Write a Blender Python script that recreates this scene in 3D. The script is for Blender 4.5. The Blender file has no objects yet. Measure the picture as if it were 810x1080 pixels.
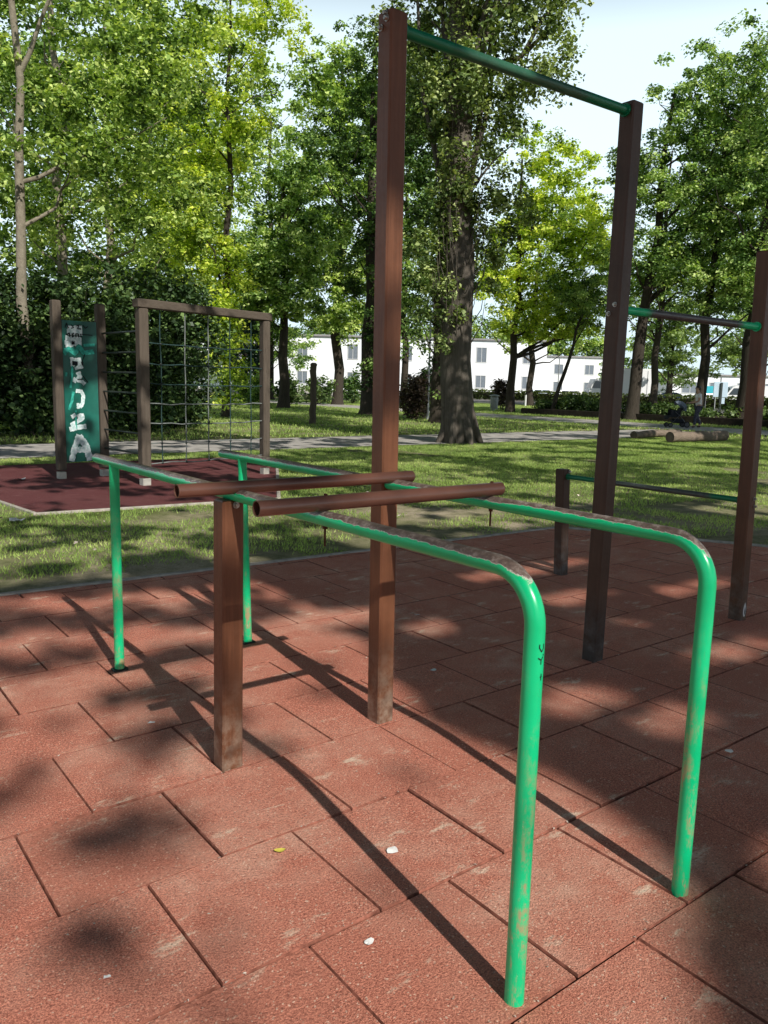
import bpy, bmesh, math, random
import numpy as np
from mathutils import Vector, Matrix

random.seed(7)
rng = np.random.default_rng(11)
sc = bpy.context.scene
COL = sc.collection
R = math.radians

# ------------------------------------------------------------------ camera numbers (survey of the place)
H, F = 1.486, 843.741
YAW, PITCH, ROLL = R(37.7205), R(9.029), R(1.4382)
fw = np.array([math.sin(YAW)*math.cos(PITCH), math.cos(YAW)*math.cos(PITCH), -math.sin(PITCH)])
rt0 = np.array([math.cos(YAW), -math.sin(YAW), 0.0])
up0 = np.cross(rt0, fw)
rt = math.cos(ROLL)*rt0 + math.sin(ROLL)*up0
up = -math.sin(ROLL)*rt0 + math.cos(ROLL)*up0
EYE = np.array([0, 0, H])
SUN = np.array([-0.156, -1.195, 1.0])           # towards the sun, per metre of height

def gnd(u, v, z=0.0):                           # survey: photo pixel -> point on level z
    d = fw + rt*(u-405)/F - up*(v-540)/F
    return EYE + d*((z-H)/d[2])
def bearing(u, dist, z=0.0):                    # survey: point on the ground at a distance along a bearing
    d = fw + rt*(u-405)/F - up*(408-540)/F
    p = EYE + d*dist
    return np.array([p[0], p[1], z])

# ------------------------------------------------------------------ mesh helpers
class MB:
    def __init__(s): s.v=[]; s.f=[]; s.sm=[]
    def add(s, vs, fs, smooth=False):
        o=len(s.v); s.v += [tuple(map(float,p)) for p in vs]
        for f in fs: s.f.append(tuple(i+o for i in f)); s.sm.append(smooth)
        return s
    def box(s, c, size, rz=0.0, bev=0.0):
        x,y,z = [a/2 for a in size]
        b = min(bev, x*.9, y*.9, z*.9)
        if b<=0:
            P=[(sx*x,sy*y,sz*z) for sz in(-1,1) for sy in(-1,1) for sx in(-1,1)]
            Fs=[(0,2,3,1),(4,5,7,6),(0,1,5,4),(2,6,7,3),(0,4,6,2),(1,3,7,5)]
        else:
            ring=lambda k,zz:[(-x+k,-y+b*0+k,zz),(x-k,-y+k,zz),(x-k,y-k,zz),(-x+k,y-k,zz)]
            def oct_(k,zz):
                a,bb=x-k,y-k
                return [(-a+b,-bb,zz),(a-b,-bb,zz),(a,-bb+b,zz),(a,bb-b,zz),(a-b,bb,zz),(-a+b,bb,zz),(-a,bb-b,zz),(-a,-bb+b,zz)]
            P=oct_(b,-z)+oct_(0,-z+b)+oct_(0,z-b)+oct_(b,z)
            if x-b<b*1.01 or y-b<b*1.01: pass
            Fs=[tuple(range(7,-1,-1)),tuple(range(24,32))]
            for k in range(3):
                for i in range(8): Fs.append((k*8+i,k*8+(i+1)%8,(k+1)*8+(i+1)%8,(k+1)*8+i))
        ca,sa=math.cos(rz),math.sin(rz)
        s.add([(c[0]+p[0]*ca-p[1]*sa, c[1]+p[0]*sa+p[1]*ca, c[2]+p[2]) for p in P],Fs)
        return s
    def tube(s, pts, rad, n=12, caps=True, hollow=0.0, jitter=0.0):
        pts=[np.array(p,float) for p in pts]
        rads = rad if hasattr(rad,'__len__') else [rad]*len(pts)
        rings=[]; prev=None
        for i,p in enumerate(pts):
            t = pts[min(i+1,len(pts)-1)]-pts[max(i-1,0)]
            t = t/(np.linalg.norm(t)+1e-12)
            if prev is None:
                a=np.array([0,0,1.]) if abs(t[2])<.9 else np.array([1.,0,0])
                u=np.cross(t,a)
            else: u=prev-t*(prev@t)
            u/= np.linalg.norm(u); w=np.cross(t,u); prev=u
            rr=[rads[i]*(1+(random.uniform(-jitter,jitter) if jitter else 0)) for _ in range(n)]
            rings.append([p+rr[k]*(u*math.cos(2*math.pi*k/n)+w*math.sin(2*math.pi*k/n)) for k in range(n)])
        V=[q for r_ in rings for q in r_]
        Fs=[]
        for i in range(len(pts)-1):
            for k in range(n): Fs.append((i*n+k,i*n+(k+1)%n,(i+1)*n+(k+1)%n,(i+1)*n+k))
        s.add(V,Fs,True)
        if hollow>0:
            for e,(ring,p,q) in enumerate(((rings[0],pts[0],pts[1]),(rings[-1],pts[-1],pts[-2]))):
                d=(q-p)/np.linalg.norm(q-p)
                inner=[p+(r_-p)*hollow for r_ in ring]; deep=[x+d*.12 for x in inner]
                fs=[]
                for k in range(n):
                    a=(k,(k+1)%n,n+(k+1)%n,n+k); b_=(n+k,n+(k+1)%n,2*n+(k+1)%n,2*n+k)
                    fs += [a[::-1],b_[::-1]] if e==0 else [a,b_]
                fs.append(tuple(range(2*n,3*n)))
                s.add(list(ring)+inner+deep,fs,False)
        elif caps:
            s.add(rings[0],[tuple(range(n-1,-1,-1))]); s.add(rings[-1],[tuple(range(n))])
        return s
    def cyl(s,a,b,r,n=16,hollow=0.0): return s.tube([a,b],r,n,hollow=hollow)
    def disc(s,c,nrm,r,h=.01,n=10):
        nrm=np.array(nrm,float)/np.linalg.norm(nrm); c=np.array(c,float)
        return s.tube([c,c+nrm*h],r,n)
    def dome(s,c,r,n=16,m=6,sz=1.0,full=False):
        c=np.array(c,float); V=[];Fs=[]
        lo=-math.pi/2 if full else 0
        for j in range(m+1):
            a=lo+(math.pi/2-lo)*j/m
            for k in range(n):
                t=2*math.pi*k/n
                V.append(c+r*np.array([math.cos(a)*math.cos(t),math.cos(a)*math.sin(t),sz*math.sin(a)]))
        for j in range(m):
            for k in range(n): Fs.append((j*n+k,j*n+(k+1)%n,(j+1)*n+(k+1)%n,(j+1)*n+k))
        s.add(V,Fs,True); return s
    def prism(s, prof, y0, y1, smooth=False):      # profile in local XZ, extruded along Y
        n=len(prof)
        V=[(x,y0,z) for x,z in prof]+[(x,y1,z) for x,z in prof]
        Fs=[tuple(range(n)),tuple(range(2*n-1,n-1,-1))]+[((i+1)%n,i,n+i,n+(i+1)%n) for i in range(n)]
        s.add(V,Fs,smooth); return s
    def poly(s, pts, z=0.0): s.add([(p[0],p[1],z if len(p)<3 else p[2]) for p in pts],[tuple(range(len(pts)))]); return s

def origin(o):
    L=np.zeros(3)
    while o is not None: L += np.array(o.location); o=o.parent
    return L

def link(o, parent=None):
    COL.objects.link(o)
    if parent is not None: o.parent=parent
    return o

def build(name, mb, mat, parent=None, local=False):
    me=bpy.data.meshes.new(name)
    off=np.zeros(3) if (local or parent is None) else origin(parent)
    me.from_pydata([tuple(np.array(p)-off) for p in mb.v],[],mb.f)
    me.polygons.foreach_set('use_smooth',mb.sm)
    me.materials.append(mat); me.update()
    return link(bpy.data.objects.new(name,me),parent)

def thing(name, label, cat, loc=(0,0,0), rz=0.0, group=None):
    o=bpy.data.objects.new(name,None); o.empty_display_size=.2
    o.location=tuple(float(a) for a in loc); o.rotation_euler=(0,0,rz)
    COL.objects.link(o); return tag(o,label,cat,group)
def tag(o,label,cat,group=None):
    o['label']=label; o['category']=cat
    if group: o['group']=group
    return o
def struct(name, mb, mat):
    o=build(name,mb,mat); o['kind']='structure'; return o
def copy_tree(o,parent=None):
    c=o.copy(); COL.objects.link(c); c.parent=parent
    for ch in list(o.children): copy_tree(ch,c)
    return c

def quads(name, V, tint, mat, parent=None, smooth=False, k=4):
    """V: (n,k,3) array of polygons with one tint each."""
    n=len(V); me=bpy.data.meshes.new(name)
    off=origin(parent) if parent is not None else np.zeros(3)
    me.vertices.add(n*k); me.loops.add(n*k); me.polygons.add(n)
    me.vertices.foreach_set('co',(V-off).reshape(-1).astype(np.float32))
    me.loops.foreach_set('vertex_index',np.arange(n*k,dtype=np.int32))
    me.polygons.foreach_set('loop_start',np.arange(0,n*k,k,dtype=np.int32))
    me.polygons.foreach_set('loop_total',np.full(n,k,dtype=np.int32))
    a=me.attributes.new('tint','FLOAT','FACE'); a.data.foreach_set('value',tint.astype(np.float32))
    me.materials.append(mat); me.update(calc_edges=True)
    return link(bpy.data.objects.new(name,me),parent)

def leaf_quads(P, size, upbias=.45, out=None, aspect=.8):
    n=len(P)
    N=rng.normal(size=(n,3)); N/=np.linalg.norm(N,axis=1)[:,None]
    N[:,2]=np.abs(N[:,2])+upbias
    if out is not None: N+=out*.5
    N/=np.linalg.norm(N,axis=1)[:,None]
    T=rng.normal(size=(n,3)); T[:,2]-=.35
    T-=N*(T*N).sum(1)[:,None]; T/=np.linalg.norm(T,axis=1)[:,None]
    B=np.cross(N,T)
    s=(size*np.clip(rng.lognormal(-.10,.28,n),.45,1.5))[:,None]
    w=s*aspect*.5*rng.uniform(.7,1.15,n)[:,None]
    V=np.stack([P-T*s*.5, P+B*w-T*s*.08+N*s*.10, P+T*s*.5-N*s*.06, P-B*w-T*s*.08+N*s*.10],axis=1)
    return V

# ------------------------------------------------------------------ materials
def nt(name):
    m=bpy.data.materials.new(name); m.use_nodes=True
    t=m.node_tree; t.nodes.clear()
    out=t.nodes.new('ShaderNodeOutputMaterial')
    return m,t,out
def nd(t,typ,**kw):
    n=t.nodes.new(typ)
    for k,v in kw.items():
        if k in n.inputs: n.inputs[k].default_value=v
        else: setattr(n,k,v)
    return n
def ramp(t,fac,stops):
    r=nd(t,'ShaderNodeValToRGB'); e=r.color_ramp.elements
    while len(e)<len(stops): e.new(.5)
    for i,(p,c) in enumerate(stops):
        e[i].position=p; e[i].color=(*c,1) if len(c)==3 else c
    t.links.new(fac,r.inputs[0]); return r.outputs[0]
def g3(x): return (x,x,x)
def mixc(t,fac,a,b):
    m=nd(t,'ShaderNodeMix',data_type='RGBA')
    if hasattr(fac,'links'): t.links.new(fac,m.inputs[0])
    else: m.inputs[0].default_value=fac
    for i,c in ((6,a),(7,b)):
        if hasattr(c,'links'): t.links.new(c,m.inputs[i])
        else: m.inputs[i].default_value=(*c,1)
    return m.outputs[2]
def math_(t,op,a,b=0.0,clamp=False):
    m=nd(t,'ShaderNodeMath',operation=op); m.use_clamp=clamp
    for i,c in ((0,a),(1,b)):
        if hasattr(c,'links'): t.links.new(c,m.inputs[i])
        else: m.inputs[i].default_value=c
    return m.outputs[0]
def noise(t,scale,detail=4,rough=.55,vec=None,stretch=None):
    if vec is None: vec=nd(t,'ShaderNodeNewGeometry').outputs['Position']
    if stretch:
        mp=nd(t,'ShaderNodeMapping'); mp.inputs['Scale'].default_value=stretch
        t.links.new(vec,mp.inputs[0]); vec=mp.outputs[0]
    n=nd(t,'ShaderNodeTexNoise',Scale=scale,Detail=detail,Roughness=rough)
    t.links.new(vec,n.inputs['Vector']); return n.outputs[0]
def bump(t,h,strength=.3,dist=.01):
    b=nd(t,'ShaderNodeBump',Strength=strength,Distance=dist); t.links.new(h,b.inputs['Height']); return b.outputs[0]
def pbsdf(t,out,col,rough=.6,spec=.3,metal=0.0,normal=None,coat=0.0):
    b=nd(t,'ShaderNodeBsdfPrincipled')
    for k,v in (('Base Color',col),('Roughness',rough),('Specular IOR Level',spec),('Metallic',metal),('Coat Weight',coat)):
        if hasattr(v,'links'): t.links.new(v,b.inputs[k])
        else: b.inputs[k].default_value=(*v,1) if isinstance(v,tuple) else v
    if normal is not None: t.links.new(normal,b.inputs['Normal'])
    t.links.new(b.outputs[0],out.inputs[0]); return b
def simple(name,col,rough=.6,spec=.3,metal=0.0,var=.25,scale=8,bs=0.0,coat=0.0,dark=None):
    m,t,o=nt(name)
    n=noise(t,scale,5)
    d=dark or tuple(c*(1-var) for c in col)
    c=ramp(t,n,[(.3,d),(.7,tuple(min(1,c*(1+var*.6)) for c in col))])
    pbsdf(t,o,c,rough,spec,metal,bump(t,noise(t,scale*9,3),bs,.004) if bs else None,coat)
    return m

def leaf_mat(name, stops, trans=.35, rough=.5, spec=.35):
    m,t,o=nt(name)
    a=nd(t,'ShaderNodeAttribute',attribute_name='tint').outputs['Fac']
    c=ramp(t,a,stops)
    b=nd(t,'ShaderNodeBsdfPrincipled',Roughness=rough); b.inputs['Specular IOR Level'].default_value=spec
    t.links.new(c,b.inputs['Base Color'])
    tr=nd(t,'ShaderNodeBsdfTranslucent')
    hs=nd(t,'ShaderNodeMix',data_type='RGBA',blend_type='MULTIPLY'); hs.inputs[0].default_value=1
    t.links.new(c,hs.inputs[6]); hs.inputs[7].default_value=(1.5,1.6,.6,1)
    t.links.new(hs.outputs[2],tr.inputs[0])
    mx=nd(t,'ShaderNodeMixShader'); mx.inputs[0].default_value=trans
    t.links.new(b.outputs[0],mx.inputs[1]); t.links.new(tr.outputs[0],mx.inputs[2])
    t.links.new(mx.outputs[0],o.inputs[0]); return m

M={}
# leaves
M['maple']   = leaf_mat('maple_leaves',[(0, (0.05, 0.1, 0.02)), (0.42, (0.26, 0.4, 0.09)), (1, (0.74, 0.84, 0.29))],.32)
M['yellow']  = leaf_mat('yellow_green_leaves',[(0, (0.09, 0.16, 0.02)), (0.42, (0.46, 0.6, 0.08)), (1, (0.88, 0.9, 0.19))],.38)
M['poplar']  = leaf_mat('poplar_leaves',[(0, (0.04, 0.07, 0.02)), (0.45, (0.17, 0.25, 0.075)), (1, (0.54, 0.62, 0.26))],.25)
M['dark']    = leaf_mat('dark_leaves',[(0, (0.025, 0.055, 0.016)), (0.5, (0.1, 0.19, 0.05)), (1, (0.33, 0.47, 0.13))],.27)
M['shrub']   = leaf_mat('shrub_leaves',[(0, (0.02, 0.042, 0.016)), (0.6, (0.06, 0.115, 0.036)), (1, (0.2, 0.3, 0.1))],.2)  # leaf colour darkened in place of missing shade on the left shrubs
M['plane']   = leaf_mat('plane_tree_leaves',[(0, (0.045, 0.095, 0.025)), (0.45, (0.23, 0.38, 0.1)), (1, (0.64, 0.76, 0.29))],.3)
M['shade']   = leaf_mat('shade_casting_leaves',[(0,(.02,.04,.012)),(1,(.05,.09,.025))],.15)  # dark, nearly opaque leaves so the unseen crowns let little light through
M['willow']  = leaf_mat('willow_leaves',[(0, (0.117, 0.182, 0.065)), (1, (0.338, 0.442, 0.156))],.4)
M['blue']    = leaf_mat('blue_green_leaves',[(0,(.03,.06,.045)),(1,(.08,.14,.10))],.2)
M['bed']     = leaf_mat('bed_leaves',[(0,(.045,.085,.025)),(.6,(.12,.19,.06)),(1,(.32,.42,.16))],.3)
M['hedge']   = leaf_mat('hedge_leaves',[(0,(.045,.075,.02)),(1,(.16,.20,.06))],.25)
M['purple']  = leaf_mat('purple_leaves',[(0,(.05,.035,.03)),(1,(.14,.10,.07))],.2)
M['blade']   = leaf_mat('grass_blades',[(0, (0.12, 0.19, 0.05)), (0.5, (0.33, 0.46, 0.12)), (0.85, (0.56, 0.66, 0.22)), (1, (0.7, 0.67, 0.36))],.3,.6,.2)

def bark(name,a,b,stretch=(9,9,1.6)):
    m,t,o=nt(name)
    n=noise(t,2.2,8,.7,stretch=stretch); n2=noise(t,.8,3)
    c=mixc(t,n2,ramp(t,n,[(.32,a),(.68,b)]),tuple(x*.8 for x in b))
    pbsdf(t,o,c,.9,.15,0,bump(t,n,.9,.05)); return m
M['bark_dark']=bark('dark_bark',(.018,.014,.011),(.075,.062,.048))
M['bark_grey']=bark('grey_bark',(.03,.024,.019),(.175,.152,.125),(7,7,.7))
M['bark_pale']=bark('pale_bark',(.12,.10,.075),(.34,.30,.23),(3,3,2.5))
M['bark_log']=bark('log_wood',(.10,.075,.055),(.30,.235,.18),(3,8,8))

# rubber tiles
def rubber(name,base,dark,pale,dust=.5):
    m,t,o=nt(name)
    tint=nd(t,'ShaderNodeAttribute',attribute_name='tint').outputs['Fac']
    big=noise(t,1.1,5,.6); fine=noise(t,190,3,.9); grit=noise(t,110,3,.75)
    mid=noise(t,6,6,.65)
    c=mixc(t,ramp(t,fine,[(.43,g3(0)),(.57,g3(1))]),dark,base)
    c=mixc(t,math_(t,'MULTIPLY',tint,.5),c,tuple(x*.62 for x in base))
    dustm=math_(t,'MULTIPLY',ramp(t,big,[(.40,g3(0)),(.70,g3(1))]),ramp(t,mid,[(.36,g3(0)),(.72,g3(1))]))
    c=mixc(t,math_(t,'MULTIPLY',dustm,dust),c,pale)
    # pale scuffs
    sc_=noise(t,3.2,9,.72,stretch=(1.0,2.4,1))
    c=mixc(t,math_(t,'MULTIPLY',ramp(t,sc_,[(.585,g3(0)),(.68,g3(1))]),.5*dust+.25),c,tuple(min(1,x*1.35+.03) for x in pale))
    # light and dark granules
    vo=nd(t,'ShaderNodeTexVoronoi',Scale=210); t.links.new(nd(t,'ShaderNodeNewGeometry').outputs['Position'],vo.inputs['Vector'])
    sp=ramp(t,vo.outputs['Color'],[(.84,g3(0)),(.90,g3(1))])
    c=mixc(t,math_(t,'MULTIPLY',sp,.5),c,tuple(min(1,x*1.15+.02) for x in pale))
    c=mixc(t,math_(t,'MULTIPLY',ramp(t,grit,[(.33,g3(1)),(.46,g3(0))]),.6),c,tuple(x*.45 for x in dark))
    h=math_(t,'ADD',fine,math_(t,'MULTIPLY',grit,1.2))
    pbsdf(t,o,c,.92,.15,0,bump(t,h,.9,.008)); return m
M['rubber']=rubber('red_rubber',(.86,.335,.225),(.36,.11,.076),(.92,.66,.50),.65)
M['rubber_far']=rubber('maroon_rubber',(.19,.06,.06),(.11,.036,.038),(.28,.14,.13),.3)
M['gap']=simple('joint_dirt',(.12,.07,.05),.95,.1,var=.5,scale=40)
M['joint']=simple('tile_edge',(.30,.115,.08),.95,.1,var=.6,scale=30)
M['kerb']=simple('pale_kerb',(.42,.38,.33),.9,.2,var=.3,scale=14,bs=.3)

# steel paints
def post_paint(name='brown_post_paint',k=(1,1,1)):
    m,t,o=nt(name)
    pos=nd(t,'ShaderNodeNewGeometry').outputs['Position']
    sep=nd(t,'ShaderNodeSeparateXYZ'); t.links.new(pos,sep.inputs[0])
    n=noise(t,3,6,.65); fine=noise(t,60,5,.7); str_=noise(t,5,5,.6,stretch=(14,14,.6))
    c=ramp(t,n,[(.3,(.088,.032,.014)),(.7,(.165,.065,.031))])
    c=mixc(t,math_(t,'MULTIPLY',ramp(t,str_,[(.45,g3(0)),(.75,g3(1))]),.5),c,(.225,.088,.043))
    low=math_(t,'SUBTRACT',1.0,math_(t,'DIVIDE',sep.outputs[2],.42),True)
    sc1=noise(t,16,9,.75)
    scuff=math_(t,'MULTIPLY',low,ramp(t,sc1,[(.42,g3(0)),(.62,g3(1))]))
    c=mixc(t,math_(t,'MULTIPLY',scuff,.75),c,(.30,.24,.185))
    spk=ramp(t,noise(t,42,6,.8),[(.70,g3(0)),(.74,g3(1))])
    c=mixc(t,math_(t,'MULTIPLY',spk,.5),c,(.30,.17,.10))
    dk=math_(t,'MULTIPLY',low,ramp(t,noise(t,9,5),[(.45,g3(0)),(.6,g3(.7))]))
    c=mixc(t,dk,c,(.055,.032,.022))
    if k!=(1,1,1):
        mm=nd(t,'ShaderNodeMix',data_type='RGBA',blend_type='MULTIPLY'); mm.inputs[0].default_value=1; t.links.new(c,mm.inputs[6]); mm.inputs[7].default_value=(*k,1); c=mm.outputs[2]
    pbsdf(t,o,c,ramp(t,fine,[(.3,g3(.38)),(.7,g3(.58))]),.4,0,bump(t,fine,.12,.003)); return m
M['post']=post_paint(); M['post_shaded']=post_paint('shaded_brown_post_paint',(.42,.56,.74)); M['post_half_shaded']=post_paint('half_shaded_brown_post_paint',(.72,.78,.85))  # shaded posts use darkened copies: their shade is put into the paint colour

def rail_paint(name, mode):
    m,t,o=nt(name)
    geo=nd(t,'ShaderNodeNewGeometry'); pos=geo.outputs['Position']
    sp=nd(t,'ShaderNodeSeparateXYZ'); t.links.new(pos,sp.inputs[0])
    sn=nd(t,'ShaderNodeSeparateXYZ'); t.links.new(geo.outputs['Normal'],sn.inputs[0])
    n=noise(t,7,6,.7); n2=noise(t,34,7,.75); n3=noise(t,2.3,3)
    green=ramp(t,noise(t,4,4),[(.3,(.003,.42,.16)),(.7,(.004,.56,.23))])
    worn=ramp(t,n2,[(.30,(.05,.034,.028)),(.5,(.12,.085,.07)),(.70,(.34,.29,.25))])
    if mode=='rail':
        w=math_(t,'MULTIPLY',sn.outputs[2],1.0)
        w=math_(t,'ADD',w,math_(t,'MULTIPLY',n,.6)); w=math_(t,'ADD',w,math_(t,'MULTIPLY',n3,.7))
        w=math_(t,'ADD',w,math_(t,'MULTIPLY',n2,.9))
        # the last bend and the far tip keep more paint
        end=math_(t,'SUBTRACT',1.0,math_(t,'DIVIDE',math_(t,'SUBTRACT',sp.outputs[1],1.12),.16),True)
        w=math_(t,'SUBTRACT',w,math_(t,'MULTIPLY',end,.55))
        core=ramp(t,w,[(.0,g3(0)),(1,g3(1))])
        hi=ramp(t,math_(t,'MULTIPLY',w,.5),[(.765,g3(0)),(.79,g3(1))])
        prim=ramp(t,math_(t,'MULTIPLY',w,.5),[(.738,g3(0)),(.765,g3(1))])
        c=mixc(t,prim,green,(.52,.47,.42)); c=mixc(t,hi,c,worn)
        # scratches near the foot
        low=math_(t,'SUBTRACT',1.0,math_(t,'DIVIDE',math_(t,'SUBTRACT',sp.outputs[2],.15),.75),True)
        s1=noise(t,9,8,.75,stretch=(2,2,.5)); s2=noise(t,26,8,.8)
        sc1=math_(t,'MULTIPLY',ramp(t,s1,[(.49,g3(0)),(.60,g3(1))]),ramp(t,s2,[(.42,g3(0)),(.56,g3(1))]))
        c=mixc(t,math_(t,'MULTIPLY',math_(t,'MULTIPLY',sc1,low),1.2,True),c,(.36,.27,.15))
        sc2=ramp(t,noise(t,50,8,.8,stretch=(1,1,.4)),[(.62,g3(0)),(.67,g3(1))])
        c=mixc(t,math_(t,'MULTIPLY',math_(t,'MULTIPLY',sc2,low),.8),c,(.55,.66,.52))
        rough=ramp(t,hi,[(0,g3(.28)),(1,g3(.45))])
    else:   # bars worn by hands in the middle, along X or Y
        ax=sp.outputs[0 if mode[0]=='x' else 1]
        lo,hi_=mode[1],mode[2]
        a=math_(t,'DIVIDE',math_(t,'SUBTRACT',ax,lo),.10); b=math_(t,'DIVIDE',math_(t,'SUBTRACT',hi_,ax),.10)
        w=math_(t,'MINIMUM',a,b); w=math_(t,'ADD',w,math_(t,'MULTIPLY',math_(t,'SUBTRACT',n,.5),3.0),True)
        grey=ramp(t,n2,[(.3,(.035,.032,.036)),(.7,(.10,.09,.092))])
        if mode[3]: green=mixc(t,.72,green,(.002,.04,.026))
        c=mixc(t,math_(t,'MULTIPLY',w,mode[4]),green,grey)
        rough=g3(.38)
        rough=ramp(t,n,[(.3,g3(.3)),(.7,g3(.45))])
    pbsdf(t,o,c,rough,.5,0,bump(t,n2,.04,.002)); return m
M['rail']=rail_paint('worn_green_rail_paint','rail')
M['bar_top']=rail_paint('dark_green_bar_paint',('x',2.35,3.25,True,.45))
M['bar_mid']=rail_paint('worn_green_bar_paint',('x',3.78,4.80,False,1.0))
M['bar_low']=rail_paint('worn_green_low_bar_paint',('y',2.86,3.85,True,.9))
M['pipe']=simple('brown_pipe_paint',(.11,.048,.033),.28,.6,var=.3,scale=3.5,bs=.015,dark=(.06,.028,.021))
M['pipe_end']=simple('brown_pipe_rust',(.11,.05,.035),.6,.3,var=.5,scale=22,bs=.2)
M['bolt']=simple('zinc_bolt',(.42,.41,.38),.4,.5,.7,var=.3,scale=60)
M['rust']=simple('rusty_bolt',(.085,.035,.02),.8,.2,0,var=.5,scale=60)
M['marker']=simple('black_marker',(.01,.012,.012),.6,.2)
M['sticker']=simple('white_sticker',(.75,.75,.75),.6,.3,var=.1)
M['plate']=simple('dark_footplate',(.02,.028,.022),.6,.3)
# climbing frame
def wood(name,a,b,stretch):
    m,t,o=nt(name)
    n=noise(t,4,8,.7,stretch=stretch); n2=noise(t,1.5,3)
    c=mixc(t,n2,ramp(t,n,[(.3,a),(.7,b)]),tuple(x*.7 for x in b))
    ck=ramp(t,noise(t,9,4,.6,stretch=stretch),[(.30,g3(1)),(.36,g3(0))])
    c=mixc(t,math_(t,'MULTIPLY',ck,.7),c,tuple(x*.35 for x in a))
    pbsdf(t,o,c,.9,.15,0,bump(t,n,.5,.01)); return m
M['timber']=wood('weathered_timber',(.045,.036,.028),(.155,.125,.098),(9,9,.7))
M['timber_x']=wood('weathered_beam',(.045,.036,.028),(.155,.125,.098),(.7,9,9))
M['shoe']=simple('grey_steel_shoe',(.45,.43,.38),.6,.3,.2)
M['panel']=simple('green_panel',(.008,.12,.088),.35,.5,var=.35,scale=4)
M['graf_w']=simple('white_spray',(.78,.82,.86),.6,.2,var=.35,scale=22,dark=(.36,.55,.53))
M['graf_g']=simple('mint_spray',(.05,.42,.33),.6,.2,var=.5,scale=25)
M['graf_k']=simple('black_spray',(.008,.01,.014),.6,.2)
M['rope']=simple('teal_rope',(.03,.062,.06),.8,.2,var=.4,scale=30)
M['rope_pale']=simple('grey_rope',(.20,.22,.21),.8,.2,var=.3,scale=30)
M['rung']=simple('dark_rung_steel',(.05,.06,.055),.45,.4,.3)
# surroundings
def lawn():
    m,t,o=nt('lawn_soil_and_grass')
    pos=nd(t,'ShaderNodeNewGeometry').outputs['Position']
    n=noise(t,.55,6,.6); n2=noise(t,7,6,.7); n3=noise(t,60,4,.8)
    g=ramp(t,n2,[(.3,(.05,.075,.018)),(.7,(.14,.18,.04))])
    g=mixc(t,math_(t,'MULTIPLY',n3,.5),g,(.17,.19,.055))
    s=ramp(t,n3,[(.3,(.27,.22,.15)),(.7,(.55,.47,.34))])
    sep=nd(t,'ShaderNodeSeparateXYZ'); t.links.new(pos,sep.inputs[0])
    near=math_(t,'SUBTRACT',1.0,math_(t,'DIVIDE',math_(t,'SUBTRACT',sep.outputs[1],6.2),3.2),True)
    f=math_(t,'ADD',ramp(t,n,[(.44,g3(0)),(.64,g3(.8))]),math_(t,'MULTIPLY',near,.55))
    f=math_(t,'MULTIPLY',f,ramp(t,n2,[(.3,g3(.35)),(.6,g3(1))]),True)
    c=mixc(t,f,g,s)
    pbsdf(t,o,c,.95,.1,0,bump(t,n3,.6,.03)); return m
M['lawn']=lawn()
M['path']=simple('grey_gravel_path',(.40,.375,.345),.95,.15,var=.28,scale=2.5,bs=.6)
M['road']=simple('worn_asphalt',(.16,.155,.15),.9,.2,var=.15,scale=2)
M['pave']=simple('pale_pavement',(.42,.40,.37),.9,.2,var=.15,scale=3)
M['edging']=simple('dark_timber_edging',(.035,.028,.022),.9,.15,var=.5,scale=6,bs=.5)
M['soil']=simple('bed_soil',(.06,.045,.03),.95,.1,var=.4,scale=9,bs=.6)
M['wall']=simple('white_render',(.90,.92,.96),.85,.2,var=.03,scale=.4)
M['wall2']=simple('cream_render',(.90,.91,.92),.85,.2,var=.06,scale=.4)
M['roof']=simple('grey_roof',(.30,.29,.29),.8,.2)
M['frame']=simple('white_window_frame',(.7,.7,.7),.5,.3,var=.05)
M['glass']=simple('window_glass',(.20,.23,.27),.2,.6,var=.2)
M['carglass']=simple('car_glass',(.03,.04,.05),.05,.7,var=.1)
M['tyre']=simple('tyre_rubber',(.02,.02,.02),.8,.2)
M['rim']=simple('wheel_rim',(.4,.4,.42),.35,.5,.6)
M['car_blue']=simple('blue_car_paint',(.06,.10,.20),.25,.6,0,var=.05,coat=.6)
M['car_grey']=simple('silver_car_paint',(.34,.40,.46),.3,.6,.3,var=.05,coat=.6)
M['car_dark']=simple('dark_blue_car_paint',(.03,.05,.11),.25,.6,0,var=.05,coat=.6)
M['white_paint']=simple('white_vehicle_paint',(.78,.78,.78),.35,.5,0,var=.04)
M['lamp_red']=simple('tail_lamp',(.35,.02,.02),.25,.6)
M['lamp_clear']=simple('head_lamp',(.75,.75,.75),.1,.6)
M['galv']=simple('galvanised_steel',(.35,.36,.36),.5,.4,.5)
M['bin']=simple('grey_bin_steel',(.33,.34,.34),.5,.4,.2,var=.2)
M['sign']=simple('pale_blue_sign',(.50,.62,.72),.4,.4,var=.08)
M['cyan']=simple('cyan_board',(.05,.45,.55),.4,.4,var=.08)
M['skin']=simple('skin',(.50,.30,.21),.55,.35,var=.08)
M['hair']=simple('dark_hair',(.03,.018,.012),.5,.4,var=.4,scale=40)
M['shirt']=simple('white_shirt',(.84,.80,.78),.85,.1,var=.15,scale=12)
M['trousers']=simple('grey_patterned_trousers',(.10,.10,.13),.85,.1,var=.6,scale=18,dark=(.03,.03,.045))
M['shoes']=simple('dark_shoes',(.02,.02,.025),.5,.3)
M['eye']=simple('eye_dark',(.01,.01,.01),.2,.5)
M['lips']=simple('lips',(.40,.16,.13),.5,.3,var=.05)
M['pram']=simple('black_stroller_fabric',(.018,.02,.026),.8,.2,var=.3)
M['pram_hood']=simple('blue_grey_hood_fabric',(.17,.20,.26),.8,.2,var=.2)
M['pram_metal']=simple('stroller_tube',(.09,.09,.10),.35,.5,.6)
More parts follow.
